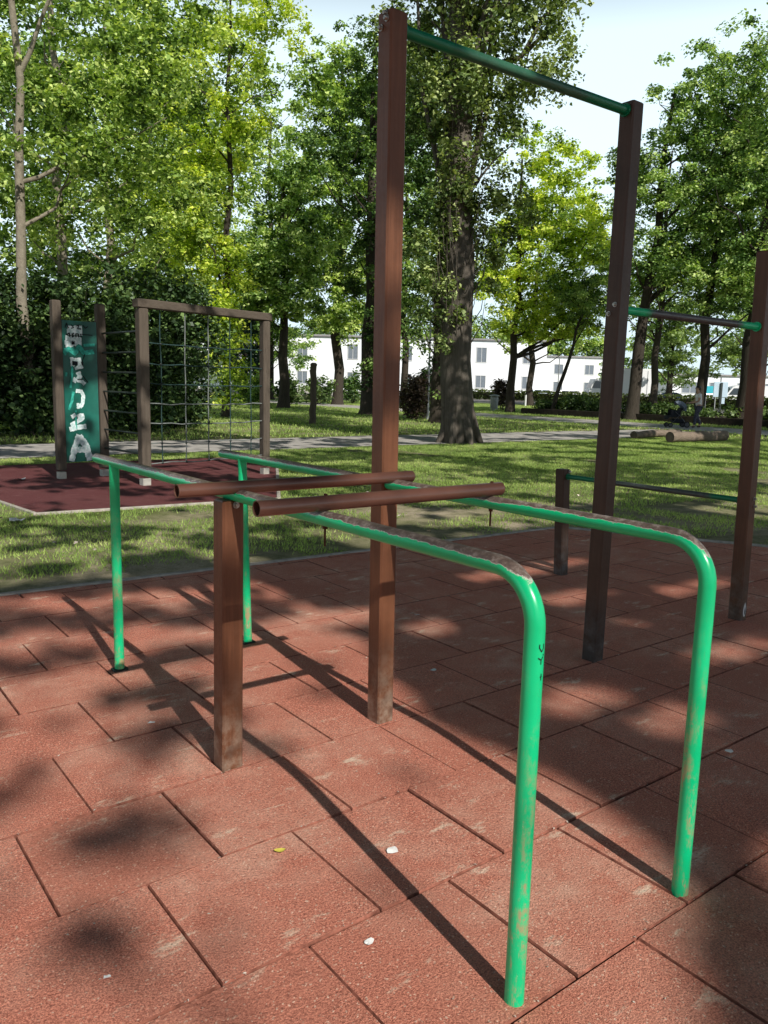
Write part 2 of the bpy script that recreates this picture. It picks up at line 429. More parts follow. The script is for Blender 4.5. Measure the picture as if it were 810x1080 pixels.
M['paper']=simple('white_paper',(.80,.79,.76),.8,.2,var=.06)
M['yleaf']=simple('yellow_fallen_leaf',(.55,.48,.08),.6,.3,var=.2,scale=60)
M['chip']=simple('pale_chips',(.58,.50,.42),.9,.1,var=.5,scale=30)

# ------------------------------------------------------------------ setting
g=MB(); g.poly([(-500,-500),(900,-500),(900,900),(-500,900)],-.02); struct('lawn',g,M['lawn'])
# red tiles in running bond
T,TX,TY=.4998,.7946,1.6344
def tile_mesh():
    me=bpy.data.meshes.new('rubber_floor'); bm=bmesh.new()
    lay=bm.faces.layers.float.new('tint')
    g_=.003
    for j in range(-16,10):
        for i in range(-22,20):
            x0=TX+(i+(.5 if j%2 else 0))*T; y0=TY+j*T
            if x0<-7 or x0>10: continue
            dz=[random.gauss(0,.0011) for _ in range(4)]; base=random.gauss(0,.0010)
            ti=min(1,max(0,random.gauss(.4,.3)))
            jx,jy=random.gauss(0,.0016),random.gauss(0,.0016)
            b=.0028
            c=[(x0+g_+jx,y0+g_+jy),(x0+T-g_+jx,y0+g_+jy),(x0+T-g_+jx,y0+T-g_+jy),(x0+g_+jx,y0+T-g_+jy)]
            s=((1,1),(-1,1),(-1,-1),(1,-1))
            lo=[bm.verts.new((p[0],p[1],-.05)) for p in c]
            md=[bm.verts.new((p[0],p[1],-.007+base+dz[k])) for k,p in enumerate(c)]
            tp=[bm.verts.new((p[0]+s[k][0]*b,p[1]+s[k][1]*b,base+dz[k])) for k,p in enumerate(c)]
            fs=[bm.faces.new(tp)]
            for A,B in ((lo,md),(md,tp)):
                for k in range(4):
                    f_=bm.faces.new((A[k],A[(k+1)%4],B[(k+1)%4],B[k])); f_.material_index=1; fs.append(f_)
            for f in fs: f[lay]=ti
    for co,no in (((0,5.80,0),(.03,1,0)),((6.75,5.54,0),(1.70,.95,0))):
        bmesh.ops.bisect_plane(bm,geom=bm.verts[:]+bm.edges[:]+bm.faces[:],plane_co=co,plane_no=no,clear_outer=True)
    bm.to_mesh(me); bm.free(); me.materials.append(M['rubber']); me.materials.append(M['joint'])
    o=link(bpy.data.objects.new('rubber_floor',me)); o['kind']='structure'
tile_mesh()
g=MB(); g.poly([(-7,-7),(10,-7),(10,-.0),(6.75,5.545),(-7,5.95)],-.016); struct('joint_bed',g,M['gap'])
def strip(a,b,w,z,h,mb=None):
    mb=mb or MB(); a=np.array(a,float);b=np.array(b,float);d=b-a;L=np.linalg.norm(d)
    mb.box(((a[0]+b[0])/2,(a[1]+b[1])/2,z-h/2),(L,w,h),math.atan2(d[1],d[0]),.006); return mb
g=strip((-7,6.04),(6.78,5.625),.055,.012,.1); strip((6.80,5.60),(10,-.12),.055,.0115,.1,g)
struct('kerb_strip',g,M['kerb'])
# second playground floor
pl=[(2.27,9.17),(5.2,8.96),(7.1,12.3),(7.1,14.4),(1.65,14.5)]
def flat(name,pts,z,mat,tint=False):
    mb=MB(); mb.poly(pts,z); return struct(name,mb,mat)
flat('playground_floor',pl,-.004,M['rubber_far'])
g=MB()
for a,b in ((0,1),(1,2),(2,3),(4,0)): strip(pl[a],pl[b],.05,.008,.1,g)
struct('playground_kerb',g,M['kerb'])
# gravel path along X, crossing path along Y
def wavy(x0,x1,ya,yb,n=80,amp=.12):
    A=[];B=[]
    for i in range(n+1):
        x=x0+(x1-x0)*i/n
        A.append((x,ya+random.uniform(-amp,amp))); B.append((x,yb+random.uniform(-amp,amp)))
    return A,B
def ribbon(name,A,B,z,mat,swap=False):
    mb=MB(); n=len(A)
    P=[(p[1],p[0],z) if swap else (p[0],p[1],z) for p in A+B]
    mb.add(P,[(i,i+1,n+i+1,n+i) if not swap else (i,n+i,n+i+1,i+1) for i in range(n-1)]); return struct(name,mb,mat)
A,B=wavy(-25,28.2,15.75,19.0); ribbon('path',A,B,-.010,M['path'])
A,B=wavy(9,70,29.2,33.2,80,.15); ribbon('crossing_path',A,B,-.006,M['path'],True)
A,B=wavy(-20,140,54,70,60,.05); ribbon('road',A,B,-.008,M['road'],True)
g=MB(); g.box((53.8,60,.02),(.25,160,.2)); struct('road_kerb',g,M['pave'])
A,B=wavy(-40,200,72.6,96,30,.0); ribbon('parking_area',A,B,-.004,M['pave'],True)

# ------------------------------------------------------------------ exercise frame
fr=thing('exercise_frame','brown steel workout frame with green parallel bars and high pull-up bars on red rubber tiles','workout frame',(2.05,2.65,0))
W=.0861
def post(nc,tc,h,bev=.007,w=W):
    """nc / tc = near corner at base / top"""
    m=MB(); rings=[]
    for z,(x,y),k in ((-.03,nc,0),(h-.006,tc,0),(h,tc,.006)):
        a,b=k,w-k; c=bev
        rings.append([(x+a+c,y+a,z),(x+b-c,y+a,z),(x+b,y+a+c,z),(x+b,y+b-c,z),(x+b-c,y+b,z),(x+a+c,y+b,z),(x+a,y+b-c,z),(x+a,y+a+c,z)])
    V=[p for r_ in rings for p in r_]; Fs=[tuple(range(7,-1,-1)),tuple(range(16,24))]
    for k in range(2):
        for i in range(8): Fs.append((k*8+i,k*8+(i+1)%8,(k+1)*8+(i+1)%8,(k+1)*8+i))
    return m.add(V,Fs)
posts={}
for k,(nc,tc,h,lab) in dict(Q=((1.292,2.641),(1.300,2.641),1.052,'short brown post under the near green rail'),
    P1=((2.048,2.652),(2.022,2.648),2.92,'tall sunlit brown post carrying the left end of the high bar'),
    P2=((3.521,2.629),(3.521,2.618),2.911,'tall brown post carrying the right end of the high bar'),
    P3=((5.014,2.605),(4.941,2.605),2.36,'brown post with a white drop sticker at its foot'),
    S=((5.003,4.106),(4.945,4.099),.862,'short shaded post at the far end of the low bar')).items():
    posts[k]=build('post',post(nc,tc,h),M[{'P2':'post_shaded','S':'post_shaded','P3':'post_half_shaded'}.get(k,'post')],fr); posts[k]['label']=lab
# two bent rails, each one pipe with its near leg; far legs
def rail_path(x,yn,yf,zr,rb=.125,lean=0.0):
    pts=[(x,yf,zr)]
    for y in np.linspace(yf-.1,yn+rb,14): pts.append((x,y,zr))
    for a in np.linspace(0,math.pi/2,10)[1:]: pts.append((x,yn+rb-rb*math.sin(a),zr-rb+rb*math.cos(a)))
    for z in (zr-rb-.2,.45,.2,-.03): pts.append((x+lean*(zr-z),yn-lean*.5*(zr-z)*0,z))
    return pts
RP=.0243
rails={}
for k,x,yn,yf,lx,ly in (('A',1.352,1.176,4.205,1.352,3.945),('B',2.0735,1.180,4.222,2.107,3.975)):
    rl=build('parallel_bar',MB().tube(rail_path(x,yn,yf,1.073),RP,24),M['rail'],fr); rails[k]=rl
    build('leg',MB().cyl((lx,ly,-.03),(x,ly,1.066),.0243,24),M['rail'],rl)
    build('foot_plate',MB().box((lx,ly,.004),(.075,.055,.012),0,.003),M['plate'],rl)
    build('bolt',MB().cyl((x,2.045,.985),(x,2.045,1.06),.0035,8).cyl((x,2.045,1.040),(x,2.045,1.050),.008,6),M['rust'],rl); build('bolt_end',MB().cyl((x,2.045,1.128),(x,2.045,1.150),.006,8),M['rust'],rl)
rails['A']['label']='nearer green rail with worn top'; rails['B']['label']='farther green rail with worn top'
# pen scribble on the near leg of the nearer rail
def scribble(strokes,x,y,r,wd=.0028):
    m=MB()
    for st in strokes:
        V=[];n=len(st)
        for i,(a,z) in enumerate(st):
            p=np.array(st[min(i+1,n-1)])-np.array(st[max(i-1,0)]); p=np.array([p[0]*r,p[1]]); p/=np.linalg.norm(p)+1e-9
            q=np.array([-p[1],p[0]])*wd*.5
            for s_ in (1,-1):
                aa=a+s_*q[0]/r; zz=z+s_*q[1]
                V.append((x+r*math.sin(aa),y-r*math.cos(aa),zz))
        m.add(V,[(2*i,2*i+1,2*i+3,2*i+2) for i in range(n-1)])
    return m
def dens(st,k=5):
    o=[]
    for a,b in zip(st[:-1],st[1:]):
        for i in range(k): o.append((a[0]+(b[0]-a[0])*i/k,a[1]+(b[1]-a[1])*i/k))
    return o+[st[-1]]
zb=.905; ab=.05
sb=build('scribble',scribble([dens([(ab-.35,zb+.012),(ab-.38,zb+.004),(ab-.1,zb-.006),(ab+.15,zb+.002),(ab+.12,zb+.012)]),
    dens([(ab-.45,zb-.020),(ab-.1,zb-.026),(ab+.1,zb-.018)]),dens([(ab-.1,zb-.026),(ab-.12,zb-.036)]),
    dens([(ab-.15,zb-.066),(ab+.12,zb-.064)]),dens([(ab,zb-.058),(ab-.02,zb-.074)]),dens([(ab+.14,zb-.012),(ab+.2,zb-.016)])],1.352,1.176,RP+.0006),M['marker'],rails['A'])
# cross pipes
for y,z,xa,xb,lab in ((2.617,1.104,1.112,2.168,'farther brown cross pipe against the posts'),(2.045,1.121,1.112,2.118,'nearer brown cross pipe lying over the rails')):
    c=build('cross_pipe',MB().tube([(xa,y,z),(xa+.3,y,z),(xb-.3,y,z),(xb,y,z)],.0243,24,hollow=.86),M['pipe'],fr); c['label']=lab
# horizontal bars
def bar(name,a,b,r,mat,lab):
    a=np.array(a);b=np.array(b)
    o=build(name,MB().tube([a+(b-a)*k/8 for k in range(9)],r,24),mat,fr); o['label']=lab
    d=(b-a)/np.linalg.norm(b-a)
    build('end_flange',MB().tube([a+d*.0,a+d*.012],r*1.35,16),mat,o); build('end_flange',MB().tube([b-d*.012,b],r*1.35,16),mat,o); return o
bar('pull_up_bar',(2.022+W,2.69,2.868),(3.521,2.664,2.868),.0235,M['bar_top'],'high dark green bar between the two tallest posts')
bar('pull_up_bar',(3.521+W,2.665,1.905),(4.957,2.648,1.902),.022,M['bar_mid'],'middle bar with worn grey centre and green ends')
bar('pull_up_bar',(5.0,4.102,.805),(5.027,2.605+W,.798),.019,M['bar_low'],'low bar between the short shaded post and the stickered post')
def bolts(pts,nrm,parent,mat=None):
    for p in pts:
        m=MB(); n=np.array(nrm,float); p=np.array(p,float)
        m.tube([p,p+n*.003],.013,12).tube([p+n*.003,p+n*.014],.0085,6)
        build('bolt',m,mat or M['bolt'],parent)
bolts([(2.0215,2.672,2.885),(2.0215,2.708,2.86),(2.0215,2.680,2.905)],(-1,0,0),posts['P1'])
bolts([(3.5205,2.648,1.925),(3.5205,2.684,1.88)],(-1,0,0),posts['P2'])
bolts([(5.045,2.6045,.815),(5.058,2.6045,.765)],(0,-1,0),posts['P3'])
bolts([(1.352,2.6405,1.035)],(0,-1,0),posts['Q'])
bolts([(4.955+W*.7,4.0985,.845)],(0,-1,0),posts['S'])
# drop sticker: white drop with a dark core, on the front face of the post
def drop(cx,y,cz,w,h):
    P=[]
    for i in range(24):
        a=2*math.pi*i/24; P.append((cx+w*math.sin(a)*(.55+.45*math.cos(a+math.pi)) if False else cx+w*math.sin(a)*(1 if math.cos(a)<0 else (1-math.cos(a))**.6+0.02),y,cz+h*math.cos(a)))
    return P
m=MB(); m.add(drop(5.062,2.6035,.072,.019,.05),[tuple(range(23,-1,-1))]); st_=build('sticker',m,M['sticker'],posts['P3'])
m=MB(); m.add(drop(5.066,2.6025,.062,.007,.028),[tuple(range(23,-1,-1))]); build('sticker_core',m,M['marker'],posts['P3'])

# ------------------------------------------------------------------ climbing frame
cf=thing('climbing_frame','weathered timber climbing frame with rope net, rungs and a graffitied green panel','climbing frame',(4.2,11.8,0))
def tpost(x,y,h,w=.125,rz=.1):
    p=build('post',MB().box((x,y,h/2+.06),(w,w,h-.12),rz,.012),M['timber'],cf)
    build('post_shoe',MB().box((x,y,.03),(w*.86,w*.86,.13),rz,.004),M['shoe'],p); return p
c1=np.array([3.42,12.26]);c2=np.array([4.08,12.34]);c3=np.array([4.21,11.0]);c4=np.array([6.43,11.54])
tpost(*c1,2.57);tpost(*c2,2.57);tpost(*c3,2.44,.14);tpost(*c4,2.44,.13)
d=c4-c3; L=np.linalg.norm(d); a34=math.atan2(d[1],d[0]); mid=(c3+c4)/2
build('top_beam',MB().box((mid[0],mid[1],2.505),(L+.2,.15,.12),a34,.012),M['timber_x'],cf)
for k in range(7):
    z=.43+.285*k
    a=np.array([*c2,z]); b=np.array([*c3,z])
    build('rung',MB().cyl(a,b,.014,10),M['rung'],cf)
# rope net
nodes={}
nv,nh=5,7
z0,z1=.28,2.445
def netp(s,z,sag=0): 
    p=c3+d*s; return np.array([p[0],p[1],z])
vs=[.13+.185*i for i in range(nv)]
for i,s in enumerate(vs):
    pts=[netp(s+random.uniform(-.004,.004),z) for z in np.linspace(z0,z1,10)]
    build('vertical_rope',MB().tube(pts,.0085,8),M['rope_pale'] if i in (1,2) else M['rope'],cf)
for k in range(nh):
    z=z0+.28*k+.02
    s0,s1=.03,.97
    pts=[netp(s,z+random.uniform(-.012,.012)-.012*math.sin(s*math.pi)) for s in np.linspace(s0,s1,12)]
    o=build('cross_rope',MB().tube(pts,.0085,8),M['rope_pale'] if k in(0,1,2,3) else M['rope'],cf)
    for s in vs: build('rope_clamp',MB().dome(netp(s,z-.012*math.sin(s*math.pi)),.02,8,6,1.0,True),M['rung'],o)
# graffitied panel
pd=(c2-c1); PL=np.linalg.norm(pd); pu=pd/PL; pn=np.array([pu[1],-pu[0]])
px0=.075; PW=PL-.15; PZ0,PZ1=.23,2.30
def pan(u,v,off): # u 0..1 across, v in photo-like rows 338..487 -> height
    q=c1+pu*(px0+u*PW)+pn*(off+.05*(2*u-1)**2-.02); return (q[0],q[1],PZ1-(v-338)/149*(PZ1-PZ0))
m=MB(); N=12
for off,flip in ((0.0,False),(-.02,True)):
    V=[pan(i/N,338+149*j,off) for j in (0,1) for i in range(N+1)]
    m.add(V,[((i,N+1+i,N+2+i,i+1) if not flip else (i,i+1,N+2+i,N+1+i)) for i in range(N)],True)
pnl=build('panel',m,M['panel'],cf)
def strokes(name,sts,mat,off):
    m=MB()
    for st,w in sts:
        st=[np.array(p,float) for p in st]
        # subdivide in 2D (photo-like panel pixels), ribbons with slightly ragged edges
        pts=[]
        for a,b in zip(st[:-1],st[1:]):
            n=max(2,int(np.linalg.norm(b-a)/1.2))
            pts+= [a+(b-a)*i/n for i in range(n)]
        pts.append(st[-1]); V=[]
        for i,p in enumerate(pts):
            t_=pts[min(i+1,len(pts)-1)]-pts[max(i-1,0)]; t_/=np.linalg.norm(t_)+1e-9
            q=np.array([-t_[1],t_[0]])*w*.5*random.uniform(.82,1.12)
            for s_ in(1,-1):
                r_=p+q*s_; u_=min(.99,max(.01,(r_[0]-66.5)/36.5)); V.append(pan(u_,r_[1],off+.0004*(len(m.f)%7)))
        m.add(V,[(2*i,2*i+1,2*i+3,2*i+2) for i in range(len(pts)-1)])
    return build(name,m,mat,pnl)
strokes('graffiti',[([(73,346),(89,345)],5),([(72,350),(89,350)],6),([(70,356),(88,357)],5),([(69,361),(88,362)],5),([(70,364.5),(79,365)],3)],M['graf_w'],.003)
strokes('graffiti_letters',[ # R A D Z A beneath the white block
    ([(76.5,376),(77.5,386)],4.1),([(77,379),(87,378)],4.1),([(84,379),(85.5,386),(88.5,385)],4.3),([(80,388),(84,386)],3.4),
    ([(83,391),(85,396),(83,399)],5.4),([(78,402),(80.5,397.5)],4.6),([(82,399.5),(87,401),(90,404)],4.3),
    ([(80,411),(86,411.5),(88,416),(87,424),(84,429)],4.1),([(82,424),(82,430)],3.2),
    ([(74,439),(79,436)],4.6),([(81,439),(86,437),(86,440),(80,444),(73,448)],5.4),([(71,452),(79,450)],6.1),([(80,450),(90,449)],5.4),
    ([(82,458),(77,470),(72,486)],6.8),([(82,459),(89,470),(93,486)],7.4),([(77,474),(92,474)],6.8),([(80,462),(84,466)],6.8)],M['graf_w'],.0035)
strokes('graffiti_swoosh',[([(67,373),(73,367),(80,372),(85,364),(90,371),(100,369)],5),([(68,369),(80,367)],4),([(90,363),(101,362)],3),([(70,392),(69,396)],2.5),([(77,385),(76,398),(74,408)],2.5),([(77,412),(75,422),(71,431)],3),([(79,432),(79,452)],2.2)],M['graf_g'],.005)
strokes('graffiti_tag',[([(70,346),(72,341),(74,346)],1.2),([(77,342),(80,345),(77,346)],1.2),([(83,343),(86,342),(84,346),(88,346)],1.2),([(90,342),(92,345),(95,343)],1),
    ([(71,353),(75,351),(75,355)],1.3),([(80,351),(77.5,352),(80,354),(77.5,355)],1.3),([(82,355),(82,351.5),(85,351.5),(85,355)],1.3),([(87,351),(88,355)],1.2),([(88,351.5),(99,352)],.9),
    ([(77,361),(80.5,361)],3.2),([(77,382),(83,382)],4.2),([(88.5,380),(88,384)],1.5),([(88,395),(93,402)],1),([(91,372),(87,382)],.9),([(82,398.8),(88,399)],1)],M['graf_k'],.0075)

# ------------------------------------------------------------------ scraps and chips on the tiles
def scrap(name,label,cat,u,v,sz,mat,group=None,curl=.004):
    p=gnd(u,v); m=MB(); n=9; V=[(p[0],p[1],.006)]
    for i in range(n):
        a=2*math.pi*i/n; r_=sz*random.uniform(.55,1.15)
        V.append((p[0]+r_*math.cos(a),p[1]+r_*.75*math.sin(a),.003+random.uniform(0,curl)))
    m.add(V,[(0,1+i,1+(i+1)%n) for i in range(n)])
    return tag(build(name,m,mat),label,cat,group)
scrap('paper_scrap','largest white paper scrap on the sunlit tiles beside the rail shadow','paper scrap',414,897,.028,M['paper'])
scrap('paper_scrap','small white scrap in a soft shadow at the lower left','paper scrap',113,1032,.011,M['paper'])
scrap('paper_scrap','white scrap on the sunlit tiles nearest the bottom centre','paper scrap',389,995,.016,M['paper'])
scrap('paper_scrap','white scrap on the dark tiles between the two tall posts','paper scrap',457,707,.022,M['paper'])
scrap('paper_scrap','thin white scrap on shaded tiles left of the tall right post','paper scrap',440,649,.02,M['paper'])
scrap('paper_scrap','white scrap beside the shadow left of the short post','paper scrap',159,763,.02,M['paper'])
scrap('paper_scrap','white scrap on the shaded tiles at the right of the farther near leg','paper scrap',769,793,.02,M['paper'])
scrap('paper_scrap','crumpled white scrap on the maroon playground floor','paper scrap',22,506,.10,M['paper'],None,.03)
scrap('paper_scrap','crumpled white scrap on the grass below the maroon floor','paper scrap',17,550,.09,M['paper'],None,.03)
p=gnd(295,899); m=MB(); V=[]
for t_ in np.linspace(-1,1,9):
    w=.011*(1-t_*t_)**.7
    for s_ in(-1,0,1): V.append((p[0]+.019*t_*.9+s_*w*.3,p[1]+s_*w-.019*t_*.4,.004+abs(s_)*.004+.003*t_*t_))
m.add(V,[(3*i+k,3*i+3+k,3*i+4+k,3*i+1+k) for i in range(8) for k in(0,1)],True)
tag(build('fallen_leaf',m,M['yleaf']),'small yellow fallen leaf lying on the sunlit red tiles','leaf')
n=1500
P=np.stack([rng.uniform(-.5,8,n),rng.uniform(.9,5.6,n),np.full(n,.004)],1)
jm=rng.uniform(size=n)<.45     # many gather in the joints
P[jm,1]=TY+np.round((P[jm,1]-TY)/T)*T+rng.normal(0,.004,jm.sum())
P=P[(1.70*(P[:,0]-6.7)+.95*(P[:,1]-5.5))<0]
V=leaf_quads(P,np.full(len(P),.0095),upbias=2.5,aspect=.5)
V[:,:,2]=np.maximum(V[:,:,2],.002)
o=quads('litter_chips',V,rng.uniform(size=len(P)),M['chip']); o['kind']='stuff'

n=110
P=np.stack([rng.uniform(.5,11,n),rng.uniform(5.9,9.1,n),np.full(n,.02)],1)
V=leaf_quads(P,np.full(n,.045),upbias=1.6)
o=quads('fallen_leaves',V,rng.uniform(size=n),M['chip']); o['kind']='stuff'
# ------------------------------------------------------------------ vegetation
def crown_leaves(centers, radii, per, size, flat=.6, tjit=.5):
    n=len(centers); idx=np.repeat(np.arange(n),per)
    g_=rng.normal(size=(len(idx),3)); g_/= np.linalg.norm(g_,axis=1)[:,None]
    rad=rng.uniform(size=len(idx))**.55
    off=g_*rad[:,None]*radii[idx][:,None]; off[:,2]*=flat
    P=centers[idx]+off
    ct=rng.uniform(size=n)
    tint=np.clip(.50+(ct[idx]-.5)*.85+rng.normal(0,.24,len(idx))-.25*(1-rad),0,1)  # clump tint and inner darkening put crown light and shade into colour
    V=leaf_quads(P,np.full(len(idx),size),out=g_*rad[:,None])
    return V,tint

def crown_points(blobs, n):
    """clump centres: mostly near the surface of the crown's lobes"""
    vol=np.array([b[3]*b[4]*b[5] for b in blobs])**(2/3); k=rng.choice(len(blobs),n,p=vol/vol.sum())
    B=np.array(blobs)[k]
    g_=rng.normal(size=(n,3)); g_/=np.linalg.norm(g_,axis=1)[:,None]
    r_=rng.uniform(size=n)**.45*rng.uniform(.8,1.08,n)
    return B[:,:3]+g_*r_[:,None]*B[:,3:6]

def wobble(p0,p1,k,amp):
    p0=np.array(p0,float);p1=np.array(p1,float); L=np.linalg.norm(p1-p0); out=[]
    for i in range(k+1):
        t_=i/k; j=rng.normal(size=3)*amp*L*(0 if i in(0,k) else 1); out.append(p0+(p1-p0)*t_+j)
    return out

def tree(name,label,cat,base,height,tr,blobs,ncl,per,leaf,mat,barkm,cr=(.7,1.2),lean=(0,0),group=None,limbs=26,fork=None,flare=1.5,flat=.6,keep=None,cam_gap=None,extra=None):
    base=np.array(base,float); root=thing(name,label,cat,base,0,group)
    blobs=[(b[0],b[1],b[2],b[3]*1.14,b[4]*1.14,b[5]*1.14) for b in blobs]; ncl=int(ncl*1.42); per=int(per*(1.55 if leaf<.23 else 1.25)); leaf*=.74 if leaf<.23 else .84; cr=(cr[0]*.70,cr[1]*.78); limbs=int(limbs*.7)
    height=min(height,max(b[2]+b[5] for b in blobs)*1.0)-.8
    mb=MB(); top=np.array([base[0]+lean[0],base[1]+lean[1],height*.93])
    trunk=wobble((base[0],base[1],-.1),top,9,.006)
    n=len(trunk); rads=[tr*(1-.80*(i/(n-1))**1.3) for i in range(n)]
    # root flare rings
    t0=trunk[0]; t1=trunk[1]
    pts=[t0,t0+(t1-t0)*min(.9,.35*1/np.linalg.norm(t1-t0)),t0+(t1-t0)*min(.95,1.0/np.linalg.norm(t1-t0))]+trunk[1:]
    rr=[tr*flare,tr*(1+(flare-1)*.35),tr*1.02]+[x for x in rads[1:]]
    mb.tube(pts,rr,14,jitter=.07)
    def at(z):
        for a,b in zip(trunk[:-1],trunk[1:]):
            if a[2]<=z<=b[2]: return a+(b-a)*(z-a[2])/(b[2]-a[2]+1e-9)
        return trunk[-1]
    def rad_at(z): return tr*(1-.85*min(1,max(0,z/(height*.93)))**1.1)
    B=[(base[0]+b[0],base[1]+b[1],*b[2:]) for b in blobs]
    C=crown_points(B,ncl)
    C=C[C[:,2]>.6]
    if keep is not None: C=C[keep(C)]
    zlow=min(b[2]-b[5] for b in blobs)
    # boughs
    for i in rng.choice(len(C),min(limbs,len(C)),replace=False):
        c=C[i]; hd=math.hypot(c[0]-base[0],c[1]-base[1])
        zs=max(zlow*.8,min(height*.85,c[2]-hd*rng.uniform(.5,1.1)-.6)); zs=max(zs,1.6)
        a=at(zs); r0=min(rad_at(zs)*.5,.015+.014*np.linalg.norm(c-a))
        pl_=wobble(a,c,5,.028)
        for j in range(1,5): pl_[j][2]-= .08*np.linalg.norm(c-a)*math.sin(math.pi*j/5)*(1 if c[2]>zs else -.5)
        mb.tube(pl_,[r0*(1-.85*j/5) for j in range(6)],7)
        for _ in range(2):
            q=pl_[rng.integers(2,5)]; k2=C[rng.integers(len(C))]
            if np.linalg.norm(k2-q)<3.2: mb.tube(wobble(q,k2,3,.06),[r0*.4,r0*.3,r0*.2,r0*.08],5)
    if extra: extra(mb,at,rad_at)
    build('trunk',mb,barkm,root)
    rad=rng.uniform(cr[0],cr[1],len(C))
    V,ti=crown_leaves(C,rad,per,leaf,flat)
    # scattered stray leaves so outline stays uneven
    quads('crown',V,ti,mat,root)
    return root

# big poplar by the path, with shoots on the trunk
pb=np.array([14.85,15.95,0])
def pop_extra(mb,at,rad_at):
    for k in range(9):     # upright stems
        a=at(rng.uniform(3.6,7.5)); an=rng.uniform(0,2*math.pi); r_=rng.uniform(.6,1.9)
        e=np.array([pb[0]+r_*math.cos(an),pb[1]+r_*math.sin(an),rng.uniform(12,19)])
        m_=(a+e)/2; m_[:2]=a[:2]+(e[:2]-a[:2])*.75
        mb.tube([a,a+(m_-a)*.5+np.array([0,0,.3]),m_,e],[.085,.07,.05,.015],8)
    for k in range(170):    # thin epicormic shoots against the trunk
        z=rng.uniform(2.6,10.0); a=at(z); an=rng.uniform(0,2*math.pi); rr=rad_at(z)
        p0=a+np.array([math.cos(an),math.sin(an),0])*rr*.95
        p1=p0+np.array([math.cos(an)*.35,math.sin(an)*.35,rng.uniform(.5,1.6)])
        mb.tube([p0,(p0+p1)/2+np.array([math.cos(an)*.1,math.sin(an)*.1,-.1]),p1],[.016,.012,.004],4)
    # root bulges
    for k in range(7):
        an=k*.9; e=pb+np.array([math.cos(an)*.64,math.sin(an)*.64,-.08])
        mb.tube([at(1.1)+np.array([math.cos(an)*.3,math.sin(an)*.3,0]),pb+np.array([math.cos(an)*.42,math.sin(an)*.42,.3]),e],[.10,.13,.05],8)
pr=lambda dr,da: (rt0[0]*dr+math.sin(YAW)*da, rt0[1]*dr+math.cos(YAW)*da)   # offset right / away from the viewer
def blob(dr,da,z,rx,rz): x,y=pr(dr,da); return (x,y,z,rx,rx,rz)
tree('poplar_tree','huge poplar with thick ridged grey trunk covered in shoots, beside the gravel path','tree',pb,24,.42,
     [blob(-.1,.3,8.5,1.7,3.2),blob(.5,0,13,2.2,4.5),blob(.3,0,19,2.4,6),blob(2.0,.2,12.3,1.7,1.8),blob(2.6,.1,14.5,1.3,1.6),blob(1.5,-.1,10,1.2,1.8),blob(-.6,.3,5.6,1.1,1.9),blob(-.8,-.1,4.4,.6,1.8),blob(.62,0,5.0,.5,1.5),blob(-.1,-.5,6.2,.4,1.2),blob(-.45,-.3,3.0,.3,.8),blob(-.2,-.6,9.3,.9,2.3),blob(.3,-.6,13,1.1,3.2),blob(1.0,.2,7.0,.8,2.4),blob(-1.0,.2,11,1.3,3)],
     400,80,.15,M['poplar'],M['bark_grey'],(.35,.75),lean=(-.7,.55),limbs=34,extra=pop_extra,flare=1.12,flat=1.0)

def tree_at(name,label,u,dist,height,tr,blobs,ncl,per,leaf,mat,barkm,**kw):
    return tree(name,label,'tree',bearing(u,dist),height,tr,[blob(*b) for b in blobs],ncl,per,leaf,mat,barkm,**kw)
grp='trees around the lawn'
# left-hand trees
def t28_extra(mb,at,rad_at):
    x,y=pr(3.6,.4); a=at(6.2); b0=bearing(28,20.5)
    e=np.array([b0[0]+x,b0[1]+y,7.9]); mb.tube(wobble(a,e,6,.018),[.06,.055,.048,.04,.03,.022,.01],8)
    x,y=pr(1.6,-.2); a=at(8.7); e=np.array([b0[0]+x,b0[1]+y,11.2]); mb.tube(wobble(a,e,5,.015),[.07,.06,.05,.04,.03,.02],8)
tree_at('maple_tree','pale smooth-barked trunk at the far left edge with a long bare branch reaching right',28,20.5,19,.145,
     [(-1.6,.8,8.2,2.4,2.2),(2.4,.2,8.7,2.2,1.7),(1.0,-.3,6.6,1.8,1.0),(2.3,1.6,6.6,2.3,1.5),(1.0,1.2,9.5,2.6,2.2),(3.4,2.2,10.5,2.0,2.2),(-.5,.5,14,3,3)],
     230,62,.17,M['maple'],M['bark_pale'],cr=(.45,.95),extra=t28_extra,limbs=4,flare=1.2)
tree_at('maple_tree','slim pale trunk among leaves right of the leftmost trunk',72,27,20,.19,
     [(-2,0,9,3,2.6),(1.2,.5,12,3,3.0),(.5,0,6.8,2.6,1.6),(0,.3,16.5,3,3)],190,60,.19,M['maple'],M['bark_pale'],cr=(.55,1.1),limbs=12)
tree_at('yellow_maple_tree','yellow-green maple with dark trunk and foliage hanging low behind the rope net',238,33,21,.17,
     [(-.6,-.6,12.2,2.6,3.0),(-1.6,-.3,8.3,2.2,1.8),(.1,-.6,5.2,.9,1.5),(.0,-.9,2.2,1.0,1.9),(.1,-.9,3.9,1.1,1.6),(.0,-.9,2.6,.9,2.0),(-.9,-.8,10,2.0,1.5),(1.3,.4,15.5,2.2,2.4),(-.7,-.5,6.4,1.4,1.2)],
     250,66,.19,M['yellow'],M['bark_dark'],cr=(.4,.95),lean=(.3,0))
tree_at('maple_tree','leafy maple filling the sky behind the dark shrubs at the left',120,37,19,.24,
     [(-2.5,0,8,3.4,2.6),(2.3,.5,8.4,3.2,2.6),(-.5,0,12.5,3.6,3.0),(3.5,1,12.6,2.8,3.2),(-3.5,1,16,3.2,3)],190,60,.24,M['maple'],M['bark_pale'],cr=(.6,1.2))
